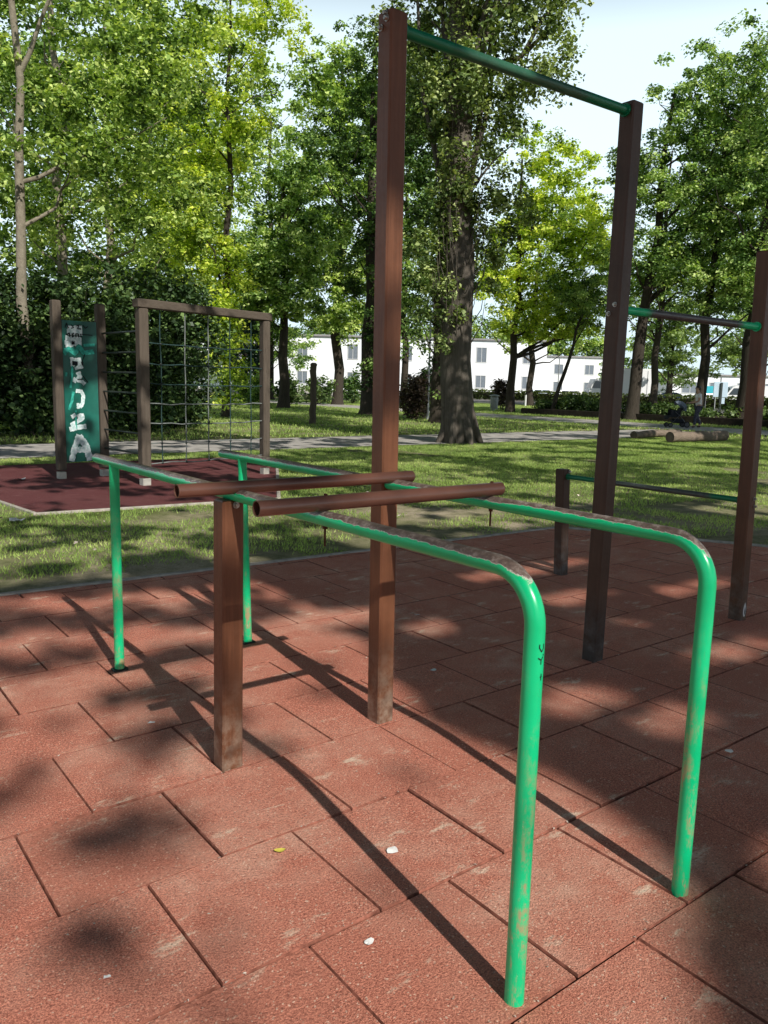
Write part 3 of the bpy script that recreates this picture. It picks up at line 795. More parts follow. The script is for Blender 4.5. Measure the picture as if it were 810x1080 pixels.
tree_at('linden_tree','dense tree closing the view at the far left behind the pale trunk',-20,36,20,.28,
     [(-1,0,9,4,3.4),(2,0,12,4,3.5),(0,0,15.5,4,3.5),(3,.5,6,3,2)],220,60,.26,M['plane'],M['bark_dark'],cr=(.7,1.3))
tree_at('linden_tree','tree rising behind the climbing net between the yellow maple and the left shrubs',190,48,24,.3,
     [(-2,0,9,3.6,3.2),(1.5,0,14,3.4,4.0),(-1,0,19,3.6,4),(1.2,0,8,2.6,2)],230,56,.28,M['maple'],M['bark_dark'],cr=(.7,1.3))
# middle trees
tree_at('linden_tree','dark short-trunked tree in shade just right of the climbing frame',299,47,15.5,.30,
     [(-.2,-.4,6.3,2.5,2.2),(.6,0,9.8,2.5,2.6),(-1.4,0,8.2,1.8,1.8),(.5,0,13,1.8,2.4)],230,66,.24,M['plane'],M['bark_dark'],cr=(.5,1.0),flare=1.5)
tree_at('linden_tree','tall sunlit tree with bright crown left of the tall left post',356,58,27,.36,
     [(.3,-.6,6.0,2.6,1.4),(-.6,-.6,20.5,2.9,4.6),(-1.8,-.4,13.5,2.8,3.4),(1.6,-.4,14.5,3.2,3.8),(.4,-.6,9.0,3.2,2.4),(2.2,0,20,2.6,3.2),(-2.4,0,9.8,2.2,2.2)],430,66,.28,M['maple'],M['bark_dark'],cr=(.6,1.2))
tree_at('ivy_clad_tree','dark ivy-clad trunk partly hidden behind the tall left post',389,40,20,.38,
     [(.2,0,8.2,2.0,2.6),(-.6,0,12.5,2.2,2.8),(.6,-.4,5.0,.9,1.7),(.1,-.25,2.6,.55,1.7),(1.0,0,16,2.2,3)],250,62,.20,M['dark'],M['bark_dark'],cr=(.35,.9))
tree_at('ivy_clad_tree','ivy-wrapped tree standing just behind the poplar trunk',463,33,17,.30,
     [(-.5,0,6.0,1.7,2.4),(-1.0,0,10,2.0,2.6),(.2,-.3,2.6,.55,1.6),(-.8,.2,13.5,2.0,2.5)],220,64,.18,M['dark'],M['bark_dark'],cr=(.35,.85))
tree_at('maple_tree','light green maple with forked trunk right of the poplar, over the litter bin',539,50,17,.26,
     [(.8,-.3,5.3,2.2,1.0),(3.4,-.2,5.6,1.9,1.0),(1.0,-.6,14.6,2.6,2.2),(-1.6,0,8.0,1.7,2.2),(3.6,-.3,13.0,2.3,2.2),(.4,-.4,7.4,2.6,2.4),(2.8,0,9.2,2.8,2.8),(1.5,-.4,12.2,2.8,2.6),(4.6,0,6.9,1.9,1.8),(-.6,0,10.5,1.8,2.4),(5.0,.4,10.6,1.8,2)],330,66,.23,M['yellow'],M['bark_dark'],cr=(.45,1.0))
tree_at('slim_tree','slim tree with thin leaning trunk seen left of the tall right post',583,47,9.5,.13,
     [(1.2,0,6.3,1.6,1.3),(2.2,.3,7.4,1.6,1.3),(.2,0,7.0,1.2,1.1),(3.0,.2,6.0,1.1,.9)],90,50,.17,M['plane'],M['bark_dark'],cr=(.35,.7),lean=(1.5,-1.1),limbs=14)
# right-hand trees
tree_at('plane_tree','broad tree with dark slanting trunk just right of the tall right post',668,42,20,.32,
     [(-.3,0,8.0,2.0,2.4),(1.0,-.4,11.5,2.6,2.6),(2.2,0,15.5,2.4,2.6),(3.2,-.5,8.6,2.2,2.0),(4.2,0,13,2.4,2.6),(-.2,.3,12.5,1.6,2.2)],270,64,.21,M['plane'],M['bark_dark'],cr=(.45,1.0),lean=(1.0,-.5))
tree_at('plane_tree','tree with a dark bare trunk rising right behind the person with the stroller',738,41,19,.27,
     [(.8,-.4,6.8,2.4,2.0),(-1.4,0,7.2,1.8,1.5),(1.5,0,10.5,2.6,2.6),(0,0,14,2.4,2.6),(2.8,0,8,2.2,2)],250,64,.20,M['plane'],M['bark_dark'],cr=(.45,.95),lean=(.5,0))
tree_at('plane_tree','thick dark trunk at the right edge next to the stickered post',785,39,22,.40,
     [(0,-.6,7.0,2.2,1.8),(2,0,9,2.8,2.8),(-.6,0,11,2.4,2.4),(1.5,-.6,14.5,3.2,3.4),(3.5,0,17,3.2,3.2),(-.8,.5,16.5,2.2,2.4)],300,64,.20,M['plane'],M['bark_dark'],cr=(.45,1.0),lean=(.6,-.4))
tree_at('plane_tree','tall leafy tree filling the upper right corner of the view',850,28,21,.30,
     [(-1.4,.5,9.4,2.0,2.0),(-.6,0,12.5,2.6,2.6),(0,0,6.4,2.2,1.8),(1,0,15,3,3)],200,64,.16,M['plane'],M['bark_dark'],cr=(.4,.85))
# second row
tree_at('linden_tree','tree of the second row filling the gap left of the yellow maple',165,60,22,.3,[(-2,0,7,4.5,4),(2,0,8,4,4),(0,0,15,4.6,5),(-1,0,21,4,4)],200,50,.32,M['maple'],M['bark_dark'],cr=(.8,1.5))
tree_at('linden_tree','tree of the second row between the yellow maple and the tall sunlit tree',285,70,26,.3,[(-1,0,7,3.4,3),(-1,0,12,4,4),(1.5,0,17,4,4),(-2,0,21,3.4,4),(0,0,26,3,3)],200,50,.34,M['maple'],M['bark_dark'],cr=(.8,1.5))
tree_at('linden_tree','tree of the second row hidden behind the tall left post',425,66,24,.3,[(0,0,6.5,3.4,2.6),(-1,0,10,4,3.4),(1,0,15,4,4),(-.5,0,21,4,4)],200,50,.32,M['plane'],M['bark_dark'],cr=(.8,1.5))
tree_at('linden_tree','tree of the second row close right of the poplar crown',560,70,20,.3,[(-2,0,7.2,3,2.4),(3,0,7.5,3,2.4),(-1.5,0,12,3.4,3.2),(1.5,0,15,3.2,3),(4.5,0,12.5,3.2,3)],170,50,.32,M['maple'],M['bark_dark'],cr=(.8,1.4))
tree_at('linden_tree','tree of the second row right of the tall right post',690,64,22,.3,[(-1,0,10,3.6,3.4),(2,0,14,3.6,3.6),(4,0,19,3.4,3.4)],190,50,.30,M['plane'],M['bark_dark'],cr=(.8,1.4))
tree_at('linden_tree','tree of the second row behind the trunks at the right edge',790,60,24,.3,[(-2,0,9,3.6,3.4),(2,0,13,4,3.6),(0,0,19,4,4)],200,50,.30,M['plane'],M['bark_dark'],cr=(.8,1.4))
# distant ones
far='distant trees beyond the road'
tree_at('willow_tree','pale drooping willow far behind the person',706,84,13,.35,[(-1,0,7,3.2,3.2),(1.6,0,5,2.6,3.0),(0,0,9.5,2.8,2.2)],110,60,.35,M['willow'],M['bark_dark'],cr=(.7,1.3))
tree_at('linden_tree','distant tree rising behind the white box truck',668,104,11,.3,[(0,0,6.5,3,2.6),(2.5,0,6,2.8,2.8),(-2,0,4,2.4,2.4),(4,0,3.5,2.2,2.4)],80,50,.38,M['plane'],M['bark_dark'],cr=(.8,1.4))
tree_at('linden_tree','distant tree beyond the white van at the right edge',800,92,15,.35,[(-1,0,8,4,3.6),(2,0,10,4,3.6),(-4,0,6,2.8,2.6)],130,55,.4,M['willow'],M['bark_dark'],cr=(.8,1.5))
for u,lab in ((395,'hazy tree behind the white building, left of the poplar'),(455,'hazy tree behind the white building, hidden by the poplar'),(515,'hazy tree behind the white building, right of the poplar'),(572,'hazy tree behind the gap between the two pale buildings'),(618,'hazy tree behind the smaller pale building'),(345,'hazy tree behind the white building, above the standing wooden post')):
    tree_at('linden_tree',lab,u,138,14,.3,[(0,0,7,4.5,4),(-2,0,10,4,3.4),(3,0,9,4,3.6)],90,44,.5,M['maple'],M['bark_dark'],cr=(1.1,1.8))
tree_at('conifer_tree','blue-green conical tree seen through the rope net',258,66,11,.25,[(0,0,3.6,2.0,2.6),(0,0,6.6,1.5,2.4),(0,0,9.2,.9,1.6)],100,50,.3,M['blue'],M['bark_dark'],cr=(.5,.9))
tree_at('linden_tree','distant tree low behind the net, left of the dark short-trunked tree',272,95,14,.3,[(0,0,7,4,3.5),(-3,0,9,3.5,3.5),(4,0,5.5,3,2.5)],110,50,.4,M['plane'],M['bark_dark'],cr=(.9,1.5))

# shrubs
def shrub(name,label,base,blobs,ncl,per,leaf,mat,cr=(.3,.6),group=None,stems=9,cat='shrub',flat=.75):
    base=np.array(base,float); root=thing(name,label,cat,(base[0],base[1],0),0,group)
    B=[(base[0]+b[0],base[1]+b[1],*b[2:]) for b in blobs]
    C=crown_points(B,ncl); C[:,2]=np.maximum(C[:,2],.12)
    mb=MB()
    for i in rng.choice(len(C),min(stems,len(C)),replace=False):
        a=np.array([base[0]+rng.normal()*.12,base[1]+rng.normal()*.12,-.05]); r0=.012+.008*np.linalg.norm(C[i]-a)
        mb.tube(wobble(a,C[i],4,.05),[r0,r0*.8,r0*.6,r0*.4,r0*.15],6)
    build('stems',mb,M['bark_dark'],root)
    V,ti=crown_leaves(C,rng.uniform(cr[0],cr[1],len(C)),per,leaf,flat)
    V[:,:,2]=np.maximum(V[:,:,2],.0)
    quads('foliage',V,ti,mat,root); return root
sg=None
for u,dist,lab,hh in ((-45,20,'dark leafy shrub cut by the left edge of the view',4.6),(25,20.8,'tall dark shrub behind the graffitied panel, at its left',4.3),(88,21.8,'tall dark shrub right behind the graffitied panel and rungs',4.9),(145,23,'dark shrub behind the left timber post of the net',5.0),(180,25.5,'dark shrub behind the middle of the rope net',4.6)):
    b=bearing(u,dist)
    shrub('big_shrub',lab,b,[blob(0,0,hh*.32,1.7,hh*.34),blob(.3,.3,hh*.66,1.5,hh*.30),blob(-.5,-.2,hh*.5,1.5,hh*.3),blob(0,-.6,.7,1.5,.7)],230,70,.145,M['shrub'],(.35,.65),stems=14)
for u,dist,lab,hh,mat in ((436,36,'dark bush left of the poplar near the lamp post',2.1,'purple'),(447,37,'dark round bush beside the thin lamp post',2.3,'dark')):
    shrub('bush',lab,bearing(u,dist),[blob(0,0,hh*.5,.75,hh*.5),blob(.2,0,hh*.75,.5,hh*.3)],70,50,.13,M[mat],(.25,.45))
shrub('bush','purple-leaved bush growing over the litter bin',bearing(531,53.5),[blob(0,0,1.1,.55,.8),blob(-.3,0,1.6,.5,.45)],45,45,.14,M['purple'],(.25,.45))
shrub('bush','small green bush left of the standing wooden post',bearing(305,55),[blob(0,0,.9,.9,.9)],45,45,.2,M['bed'],(.3,.5))
shrub('bush','pale green bush right of the standing wooden post',bearing(335,57),[blob(0,0,1.0,1.3,1.0)],50,45,.2,M['bed'],(.3,.5))
shrub('bush','low bush seen through the right side of the rope net',bearing(268,52),[blob(0,0,1.1,1.5,1.1)],50,45,.2,M['plane'],(.3,.6))
shrub('bush','bush at the foot of the building left of the ivy-clad trunk',bearing(372,62),[blob(0,0,1.3,1.1,1.3)],50,45,.2,M['dark'],(.3,.6))
# planting bed beyond the crossing path
bedg=strip((36.3,13.5),(36.3,33.5),.3,.32,.45)
flat('bed_soil',[(36.45,13.5),(42.5,13.5),(42.5,33.5),(36.45,33.5)],.25,M['soil'])
tag(build('bed_edging',bedg,M['edging']),'long low dark timber edging in front of the planting bed','garden edging')
bl=['at the left end of the bed, under the slim leaning tree','left of the tall right post','half behind the tall right post','right of the tall right post','left of the stroller','right behind the stroller','right behind the person','right of the person','left of the stickered post','at the right edge of the view']
for i in range(10):
    y=32.6-i*1.95; h_=rng.uniform(.4,.7) if i not in (1,8) else 1.0
    shrub('bed_plant','leafy bed plant '+bl[i],(37.9+rng.uniform(-.5,.8),y,0),[(0,0,.25+h_*.45,1.0,1.1,h_*.5)],46,48,.15,M['bed'],(.25,.5),'plants in the bed behind the person',cat='plant')
# clipped hedge beyond the road
hg=thing('hedge','long clipped hedge running along the far side of the road','hedge',(71.3,60,0))
n=15000
P=np.stack([rng.uniform(70.7,71.9,n),rng.uniform(8,135,n),rng.uniform(.05,1.15,n)],1)
face=rng.uniform(size=n); P[face<.5,0]=70.65+rng.normal(0,.05,(face<.5).sum()); P[face>.8,2]=1.13+rng.normal(0,.05,(face>.8).sum())
V=leaf_quads(P,np.full(n,.30)); quads('foliage',V,rng.uniform(size=n),M['hedge'],hg)
build('stems',MB().box((71.3,71.5,.5),(.9,126,.9)),M['bark_dark'],hg)  # solid dark core box behind the hedge leaves, not separate stems

# trees standing behind and beside the viewer; crown leaves placed to cast a shade mask
def inpoly(P,poly):
    x,y=P[:,0],P[:,1]; c=np.zeros(len(P),bool); n=len(poly)
    for i in range(n):
        x0,y0=poly[i];x1,y1=poly[i-1]
        c^=((y0>y)!=(y1>y))&(x<(x1-x0)*(y-y0)/(y1-y0+1e-12)+x0)
    return c
lit_poly=[(-3,.2),(-3,5.7),(1.2,5.70),(2.85,5.3),(2.85,4.2),(2.55,3.2),(2.30,2.62),(2.30,2.37),(2.33,2.0),(2.38,1.62),(2.14,1.2),(1.9,1.02),(1.45,.55),(1,.2)]
vn=np.random.default_rng(5).uniform(size=(64,64))
def vnoise(x,y,s):
    x=x/s+31.3;y=y/s+17.7; xi=np.floor(x).astype(int);yi=np.floor(y).astype(int);fx=x-xi;fy=y-yi
    fx=fx*fx*(3-2*fx);fy=fy*fy*(3-2*fy); g_=lambda a,b:vn[a%64,b%64]
    return (g_(xi,yi)*(1-fx)+g_(xi+1,yi)*fx)*(1-fy)+(g_(xi,yi+1)*(1-fx)+g_(xi+1,yi+1)*fx)*fy
sb_=[(.45,2.9,.25,.12),(1.75,4.0,.3,.15),(1.2,3.1,.18,.10),(.2,5.2,.6,.2),(1.9,5.5,.5,.12),(.86,2.42,.20,.16),(.60,1.95,.14,.12),(.85,5.1,.55,.22),(1.0,4.3,.4,.22),(1.35,3.55,.3,.16),(2.3,4.6,.5,.3),(1.6,4.9,.35,.2),(.30,3.6,.4,.2)]
lit_sp=[(3.05,2.35,.30,.16),(3.9,3.0,.6,.13),(4.3,3.6,.7,.13),(3.3,3.6,.35,.14),(4.9,4.4,.9,.14),(3.2,1.95,.3,.12),(2.9,4.1,.3,.2),(4.4,2.3,.5,.12),(5.6,3.3,.6,.12),(2.55,1.0,.25,.12)]
def shade(P):
    x,y=P[:,0],P[:,1]; s=np.ones(len(P))
    tiles=(y<5.8)
    s[tiles]=np.where(inpoly(P,lit_poly)[tiles],0.0,.97)
    for cx,cy,rx,ry in sb_:
        d=((x-cx)/rx)**2+((y-cy)/ry)**2; s=np.where(tiles,np.maximum(s,np.clip(1.15-d,0,.50)*(.25+1.3*vnoise(x,y,.17))),s)
    mot=vnoise(x+3,y,.55)*.55+vnoise(x,y+5,.2)*.45
    edge=np.clip((2.1-x)/1.6,0,1)*np.clip((y-1.3)/1.2,0,1)
    s=np.where(tiles&(s<.3)&(mot>.62-.06*edge),np.maximum(s,.15*edge+.02),s)
    for cx,cy,rx,ry in lit_sp:
        d=((x-cx)/rx)**2+((y-cy)/ry)**2; s=np.where(tiles&(d<1),0,s)
    force=((x>3.35)&(x<4.25)&(y>2.75)&(y<6.6))|((x>2.15)&(x<2.85)&(y>5.3)&(y<6.6))
    g1=vnoise(x,y*1.0,.95)*.6+vnoise(x+9,y,.4)*.4
    law=np.where(g1>np.where(y<9,.60,.535),.98,.03)
    far_=np.where(vnoise(x,y,2.2)*.6+vnoise(x,y,.8)*.4>.50,.95,.03)
    law=np.where(y>19,far_,law)
    law=np.where(y>19,np.where(x>15,law*.75,np.where((x<10.5)&(y<25),.95,0)),law)
    law=np.where((x>12.5)&(x<22)&(y>25.5),0,law)
    s=np.where(tiles,s,law); s=np.where(force,np.where(np.abs(y-3.15)<.10,s,.99),s); return s
def canopy():
    spots=[(8.5,-8.0),(14.5,-3.0),(-5.0,4.5),(19,2.5)]
    labs=['tree behind the viewer at the right','tree right of the workout frame','tree left of the workout frame','tree at the right beyond the workout frame']
    n1=62000; S1=np.stack([rng.uniform(-1.5,9.5,n1),rng.uniform(-.3,6.6,n1)],1)
    n2=105000; S2=np.stack([rng.uniform(-1,27,n2),rng.uniform(5.8,33,n2)],1)
    out=[]
    for S,h0,h1,ls in ((S1,10.5,14.5,.16),(S2,8.0,10.5,.23)):
        S=S[rng.uniform(size=len(S))<shade(S)]
        h=rng.uniform(h0,h1,len(S))
        for _ in range(12):
            C=np.stack([S[:,0]+SUN[0]*h,S[:,1]+SUN[1]*h,h],1)
            dh=np.hypot(C[:,0],C[:,1]); az=np.degrees(np.arctan2(C[:,0],C[:,1]))
            vis=(az>5)&(az<70)&(np.degrees(np.arctan2(h-H,dh))<29)
            h=np.where(vis,h+.8,h)
        C=np.stack([S[:,0]+SUN[0]*h,S[:,1]+SUN[1]*h,h],1)
        out.append((C[~vis],ls))
    P=np.concatenate([o[0] for o in out]); sz=np.concatenate([np.full(len(o[0]),o[1]) for o in out])
    sp=np.array(spots); own=np.argmin(((P[:,None,:2]-sp[None])**2).sum(2),1)
    for k,(x,y) in enumerate(spots):
        root=thing('shade_tree','leafy '+labs[k],'tree',(x,y,0)); q=P[own==k]
        if len(q)==0: continue
        mb=MB(); ht=q[:,2].max()
        mb.tube(wobble((x,y,-.1),(x,y,ht),6,.01),[.34,.28,.24,.2,.15,.09,.04],12)
        ok=np.degrees(np.arctan2(q[:,2]-H,np.hypot(q[:,0],q[:,1])))>40
        okx=np.where(ok&(np.hypot(q[:,0]-x,q[:,1]-y)<7))[0]
        for i in (rng.choice(okx,min(14,len(okx)),replace=False) if len(okx) else []):
            a=np.array([x,y,rng.uniform(3.5,6.5)]); mb.tube(wobble(a,q[i]-np.array([0,0,.1]),4,.03),[.04,.033,.025,.015,.006],6)
        build('trunk',mb,M['bark_dark'],root)
        quads('crown',leaf_quads(q,sz[own==k],upbias=.9),rng.uniform(size=len(q)),M['shade'],root)
canopy()

# unseen trees added around the viewer to block bright low sky
for x,y,h_ in ((-14,-2,15),(-11,11,14),(-15,-16,17),(-4,-24,17),(9,-25,18),(22,-20,18),(30,-9,17),(31,2,16),(-17,22,16),(-9,-9.5,6)):
    root=thing('sky_blocker_tree','unseen dark tree added around the viewer to block sky light','tree',(x,y,0),0,'added sky-blocking trees around the viewer')
    C=crown_points([(x,y,h_*.62,h_*.3,h_*.3,h_*.42)],150); mb=MB(); mb.tube(wobble((x,y,-.1),(x,y,h_*.9),6,.01),[.36,.3,.27,.22,.16,.1,.04],10)
    build('trunk',mb,M['bark_dark'],root)
    V,ti=crown_leaves(C,rng.uniform(1.0,1.7,len(C)),34,.5); V[:,:,2]=np.maximum(V[:,:,2],.3); quads('crown',V,ti,M['shade'],root)

# grass
def grass(name,n,xr,yr,hgt,wid,excl):
    P=np.stack([rng.uniform(*xr,n),rng.uniform(*yr,n),np.full(n,-.02)],1)
    P=P[~excl(P)]; n=len(P)
    an=rng.uniform(0,2*math.pi,n); h=hgt*rng.uniform(.4,1.2,n); w=wid*rng.uniform(.6,1.2,n)
    d=np.stack([np.cos(an),np.sin(an),np.zeros(n)],1); ln=rng.normal(size=(n,3))*.45; ln[:,2]=1
    V=np.stack([P-d*w[:,None],P+d*w[:,None],P+ln*h[:,None]],1)
    pt=vnoise(P[:,0],P[:,1],.9)*.5+vnoise(P[:,0],P[:,1],.3)*.25
    o=quads(name,V,np.clip(pt+rng.normal(.1,.16,n),0,1),M['blade'],k=3); o['kind']='stuff'
def ex1(P):
    b=vnoise(P[:,0],P[:,1],1.3)*.6+vnoise(P[:,0]+5,P[:,1],.45)*.4
    bare=np.clip(.50-(P[:,1]-5.8)*.06,.20,.50)
    e=b<bare*rng.uniform(.75,1.15,len(P))
    e|=inpoly(P,[(-7,-7),(10.1,-7),(10.1,-.1),(6.9,5.68),(-7,6.06)])|inpoly(P,pl)
    az=np.degrees(np.arctan2(P[:,0],P[:,1])); e|=(az<8)|(az>68)
    return e
grass('grass',420000,(0,26),(3.2,15.7),.042,.005,ex1)
def ex2(P):
    az=np.degrees(np.arctan2(P[:,0],P[:,1])); e=(az<8)|(az>68)
    e|=((P[:,0]>29.3)&(P[:,0]<33.2))|((P[:,0]>36)&(P[:,0]<42.6)&(P[:,1]<33.6))|((P[:,0]>53.5)); return e
grass('far_grass',150000,(1,54),(19.05,60),.085,.016,ex2)
grass('far_grass',22000,(26,54),(8,19),.085,.016,lambda P:ex2(P)|((P[:,0]<28.4)&(P[:,1]>15.6)))

# ------------------------------------------------------------------ logs, post, person, stroller
def log(label,a,b,r):
    a=np.array([*a,r]);b=np.array([*b,r]); root=thing('log',label,'log',((a+b)/2)*np.array([1,1,0]),0,None)
    pts=wobble(a,b,8,.004); build('bark',MB().tube(pts,[r*random.uniform(.95,1.05) for _ in pts],18,caps=False,jitter=.03),M['bark_log'],root)
    dd=(b-a)/np.linalg.norm(b-a)
    build('cut_end',MB().tube([a+dd*.002,a+dd*.02],r*.96,18),M['timber'],root); build('cut_end',MB().tube([b-dd*.02,b-dd*.002],r*.96,18),M['timber'],root)
la=gnd(706,466.5)[:2]; lb=gnd(764,464.5)[:2]; log('thick fallen log lying on the grass in front of the person',la,lb,.155)
la=gnd(668,462.5)[:2]; lb=gnd(716,459.5)[:2]; log('thinner fallen log lying behind and left of the thick one',la,lb,.115)
pp=gnd(329,447); sp_=thing('wooden_post','lone upright weathered wooden post standing on the lawn','post',pp)
pts=wobble((pp[0],pp[1],-.05),(pp[0]+.05,pp[1],2.12),8,.006)
build('shaft',MB().tube(pts,[.135,.13,.125,.122,.118,.115,.115,.12,.11],16,jitter=.04),M['timber'],sp_)
build('carved_top',MB().tube([(pp[0]+.05,pp[1],2.10),(pp[0]+.05,pp[1],2.17),(pp[0]+.05,pp[1],2.22)],[.125,.13,.07],16),M['timber'],sp_)

# person: local +X is the walking direction
def skin_body(name,pts,edges,mat,parent,sub=2,root=0):
    me=bpy.data.meshes.new(name); me.from_pydata([p[:3] for p in pts],edges,[]); me.materials.append(mat)
    o=link(bpy.data.objects.new(name,me),parent)
    sk=o.modifiers.new('skin','SKIN'); sk.use_smooth_shade=True
    for i,p in enumerate(pts):
        s_=me.skin_vertices[0].data[i]; rx=p[3]; ry=p[4] if len(p)>4 else p[3]; s_.radius=(rx,ry); s_.use_root=(i==root)
    ss=o.modifiers.new('sub','SUBSURF'); ss.levels=sub; ss.render_levels=sub
    return o
hx=math.atan2(-rt0[1],-rt0[0])
pe=gnd(735,451.0); pe=np.array([pe[0],pe[1],-.006])
person=thing('person','person in a white top and dark patterned trousers pushing a stroller along the path','person',pe,hx)
bp=[];be=[]
def V_(x,y,z,r,r2=None): bp.append((x,y,z,r,r2 or r)); return len(bp)-1
pel=V_(0,0,.93,.135,.115); wa=V_(.01,0,1.10,.115,.10); ch=V_(.03,0,1.30,.135,.11); ns=V_(.05,0,1.44,.075,.07); nk=V_(.075,0,1.52,.05); h0=V_(.10,0,1.60,.082,.075); h1=V_(.115,0,1.69,.088,.078); h2=V_(.105,0,1.755,.05)
be+=[(pel,wa),(wa,ch),(ch,ns),(ns,nk),(nk,h0),(h0,h1),(h1,h2)]
for sy,(kx,kz,ax,az,tx) in ((1,(.14,.50,.16,.09,.26)),(-1,(.02,.50,-.17,.12,-.06))):
    hp=V_(0,sy*.09,.87,.095); kn=V_(kx,sy*.095,kz,.062); cf_=V_((kx+ax)/2-.02,sy*.095,(kz+az)/2+.05,.055); an=V_(ax,sy*.095,az,.037); to=V_(tx,sy*.105,.045 if sy>0 else .05,.033)
    be+=[(pel,hp),(hp,kn),(kn,cf_),(cf_,an),(an,to)]
    sh=V_(.04,sy*.17,1.41,.062); el=V_(.10,sy*.215,1.14,.043); wr=V_(.33,sy*.19,1.06,.029); pm=V_(.40,sy*.185,1.055,.030,.022)
    be+=[(ns,sh),(sh,el),(el,wr),(wr,pm)]
    for k in range(4):
        a=V_(.435+.004*(k%2),sy*(.185-.033+.022*k),1.065,.0095); b=V_(.465,sy*(.185-.033+.022*k),1.05,.0085); c=V_(.462,sy*(.185-.033+.022*k),1.02,.0075)
        be+=[(pm,a),(a,b),(b,c)]
    t1=V_(.405,sy*(.185-.045),1.04,.0095); t2=V_(.44,sy*(.185-.055),1.03,.008); be+=[(pm,t1),(t1,t2)]
body=skin_body('body',bp,be,M['skin'],person)
# clothes follow the body
sv=[];se=[]
def S_(x,y,z,r,r2=None): sv.append((x,y,z,r,r2 or r)); return len(sv)-1
a=S_(0,0,.90,.168,.148); b=S_(.01,0,1.08,.158,.138); c=S_(.03,0,1.30,.155,.13); d2=S_(.045,0,1.43,.092,.085); se+=[(a,b),(b,c),(c,d2)]
for sy in(1,-1):
    e=S_(.04,sy*.17,1.405,.080); f_=S_(.075,sy*.195,1.26,.066); se+=[(d2,e),(e,f_)]
skin_body('shirt',sv,se,M['shirt'],person)
sv=[];se=[]
a=S_(0,0,.94,.145,.13)
for sy,(kx,kz,ax,az) in ((1,(.14,.50,.16,.11)),(-1,(.02,.50,-.17,.14))):
    b=S_(0,sy*.09,.86,.118); c=S_(kx,sy*.095,kz,.085); d2=S_(ax,sy*.095,az,.066); se+=[(a,b),(b,c),(c,d2)]
skin_body('trousers',sv,se,M['trousers'],person)
for sy,(ax,tx,z) in ((1,(.13,.28,.045)),(-1,(-.20,-.03,.048))):
    skin_body('shoe',[(ax,sy*.095,z+.012,.045,.045),(ax+.08,sy*.1,z,.042,.036),(tx,sy*.106,z-.008,.034,.028)],[(0,1),(1,2)],M['shoes'],person)
hm=MB().dome((.085,0,1.70),.102,18,9,1.05,False).dome((.055,0,1.685),.098,16,10,1.0,True)
build('hair',hm,M['hair'],person,local=True)
for sy in(1,-1): build('eye',MB().dome((.192,sy*.033,1.675),.011,10,6,1,True),M['eye'],person,local=True)
build('nose',MB().tube([(.19,0,1.675),(.213,0,1.645),(.195,0,1.635)],[.010,.017,.008],8),M['skin'],person,local=True)
build('mouth',MB().tube([(.183,-.028,1.605),(.197,0,1.603),(.183,.028,1.605)],[.004,.008,.004],8),M['lips'],person,local=True)
for sy in(1,-1): build('ear',MB().tube([(.10,sy*.082,1.69),(.092,sy*.094,1.665),(.10,sy*.083,1.635)],[.012,.02,.008],8),M['skin'],person,local=True)
# stroller ahead of the person (local +X forward)
stl=thing('stroller','black baby stroller with blue-grey hood, pushed along the gravel path','stroller',pe,hx)
x0=.44
sf=MB()
for sy in(.23,-.23):
    sf.tube([(x0,sy,1.035),(x0+.12,sy,.93),(x0+.52,sy,.42),(x0+.80,sy,.10)],.014,8)
    sf.tube([(x0+.62,sy,.66),(x0+.36,sy,.45),(x0+.10,sy,.13)],.014,8)
sf.tube([(x0,-.23,1.035),(x0,.23,1.035)],.018,10)
sf.tube([(x0+.1,-.25,.13),(x0+.1,.25,.13)],.012,8).tube([(x0+.8,-.25,.10),(x0+.8,.25,.10)],.012,8)
build('frame',sf,M['pram_metal'],stl,local=True)
def wheel(x,y,r,parent,w=.05):
    m=MB()
    prof=[(-w/2,r*.72),(-w/2,r*.94),(-w*.3,r),(w*.3,r),(w/2,r*.94),(w/2,r*.72)]
    n=20;V=[];Fs=[]
    for k in range(n):
        a=2*math.pi*k/n
        for yy,rr in prof: V.append((x+rr*math.cos(a),y+yy,r+rr*math.sin(a)))
    q=len(prof)
    for k in range(n):
        for i in range(q): Fs.append((k*q+i,((k+1)%n)*q+i,((k+1)%n)*q+(i+1)%q,k*q+(i+1)%q))
    m.add(V,Fs,True); t_=build('wheel',m,M['tyre'],parent,local=True)
    hb=MB().tube([(x,y-w*.38,r),(x,y+w*.38,r)],r*.74,16); build('rim',hb,M['rim'] if r>.2 else M['pram_metal'],t_,local=True); return t_
for sy in(.26,-.26): wheel(x0+.1,sy,.13,stl,.045); wheel(x0+.80,sy,.10,stl,.045)
seat=MB().prism([(x0+.28,.80),(x0+.36,.84),(x0+.55,.52),(x0+.90,.50),(x0+.98,.36),(x0+.92,.34),(x0+.84,.44),(x0+.48,.44)],-.2,.2)
build('seat',seat,M['pram'],stl,local=True)
hood=MB(); V=[];Fs=[];n=9
for j,ang in enumerate(np.linspace(R(200),R(62),8)):
    for k in range(n):
        t_=math.pi*k/(n-1); cy=-.22*math.cos(t_); rr=.16+.20*math.sin(t_)
        V.append((x0+.44+rr*math.cos(ang)*1.05,cy,.80+rr*math.sin(ang)*.95))
for j in range(7):
    for k in range(n-1): Fs.append((j*n+k,j*n+k+1,(j+1)*n+k+1,(j+1)*n+k))
hood.add(V,Fs,True); build('hood',hood,M['pram_hood'],stl,local=True)
build('basket',MB().box((x0+.42,0,.27),(.5,.36,.18),0,.04),M['pram'],stl,local=True)
for sy in(.205,-.205): build('side_cloth',MB().box((x0+.58,sy,.60),(.42,.012,.26),0,.003),M['pram'],stl,local=True)

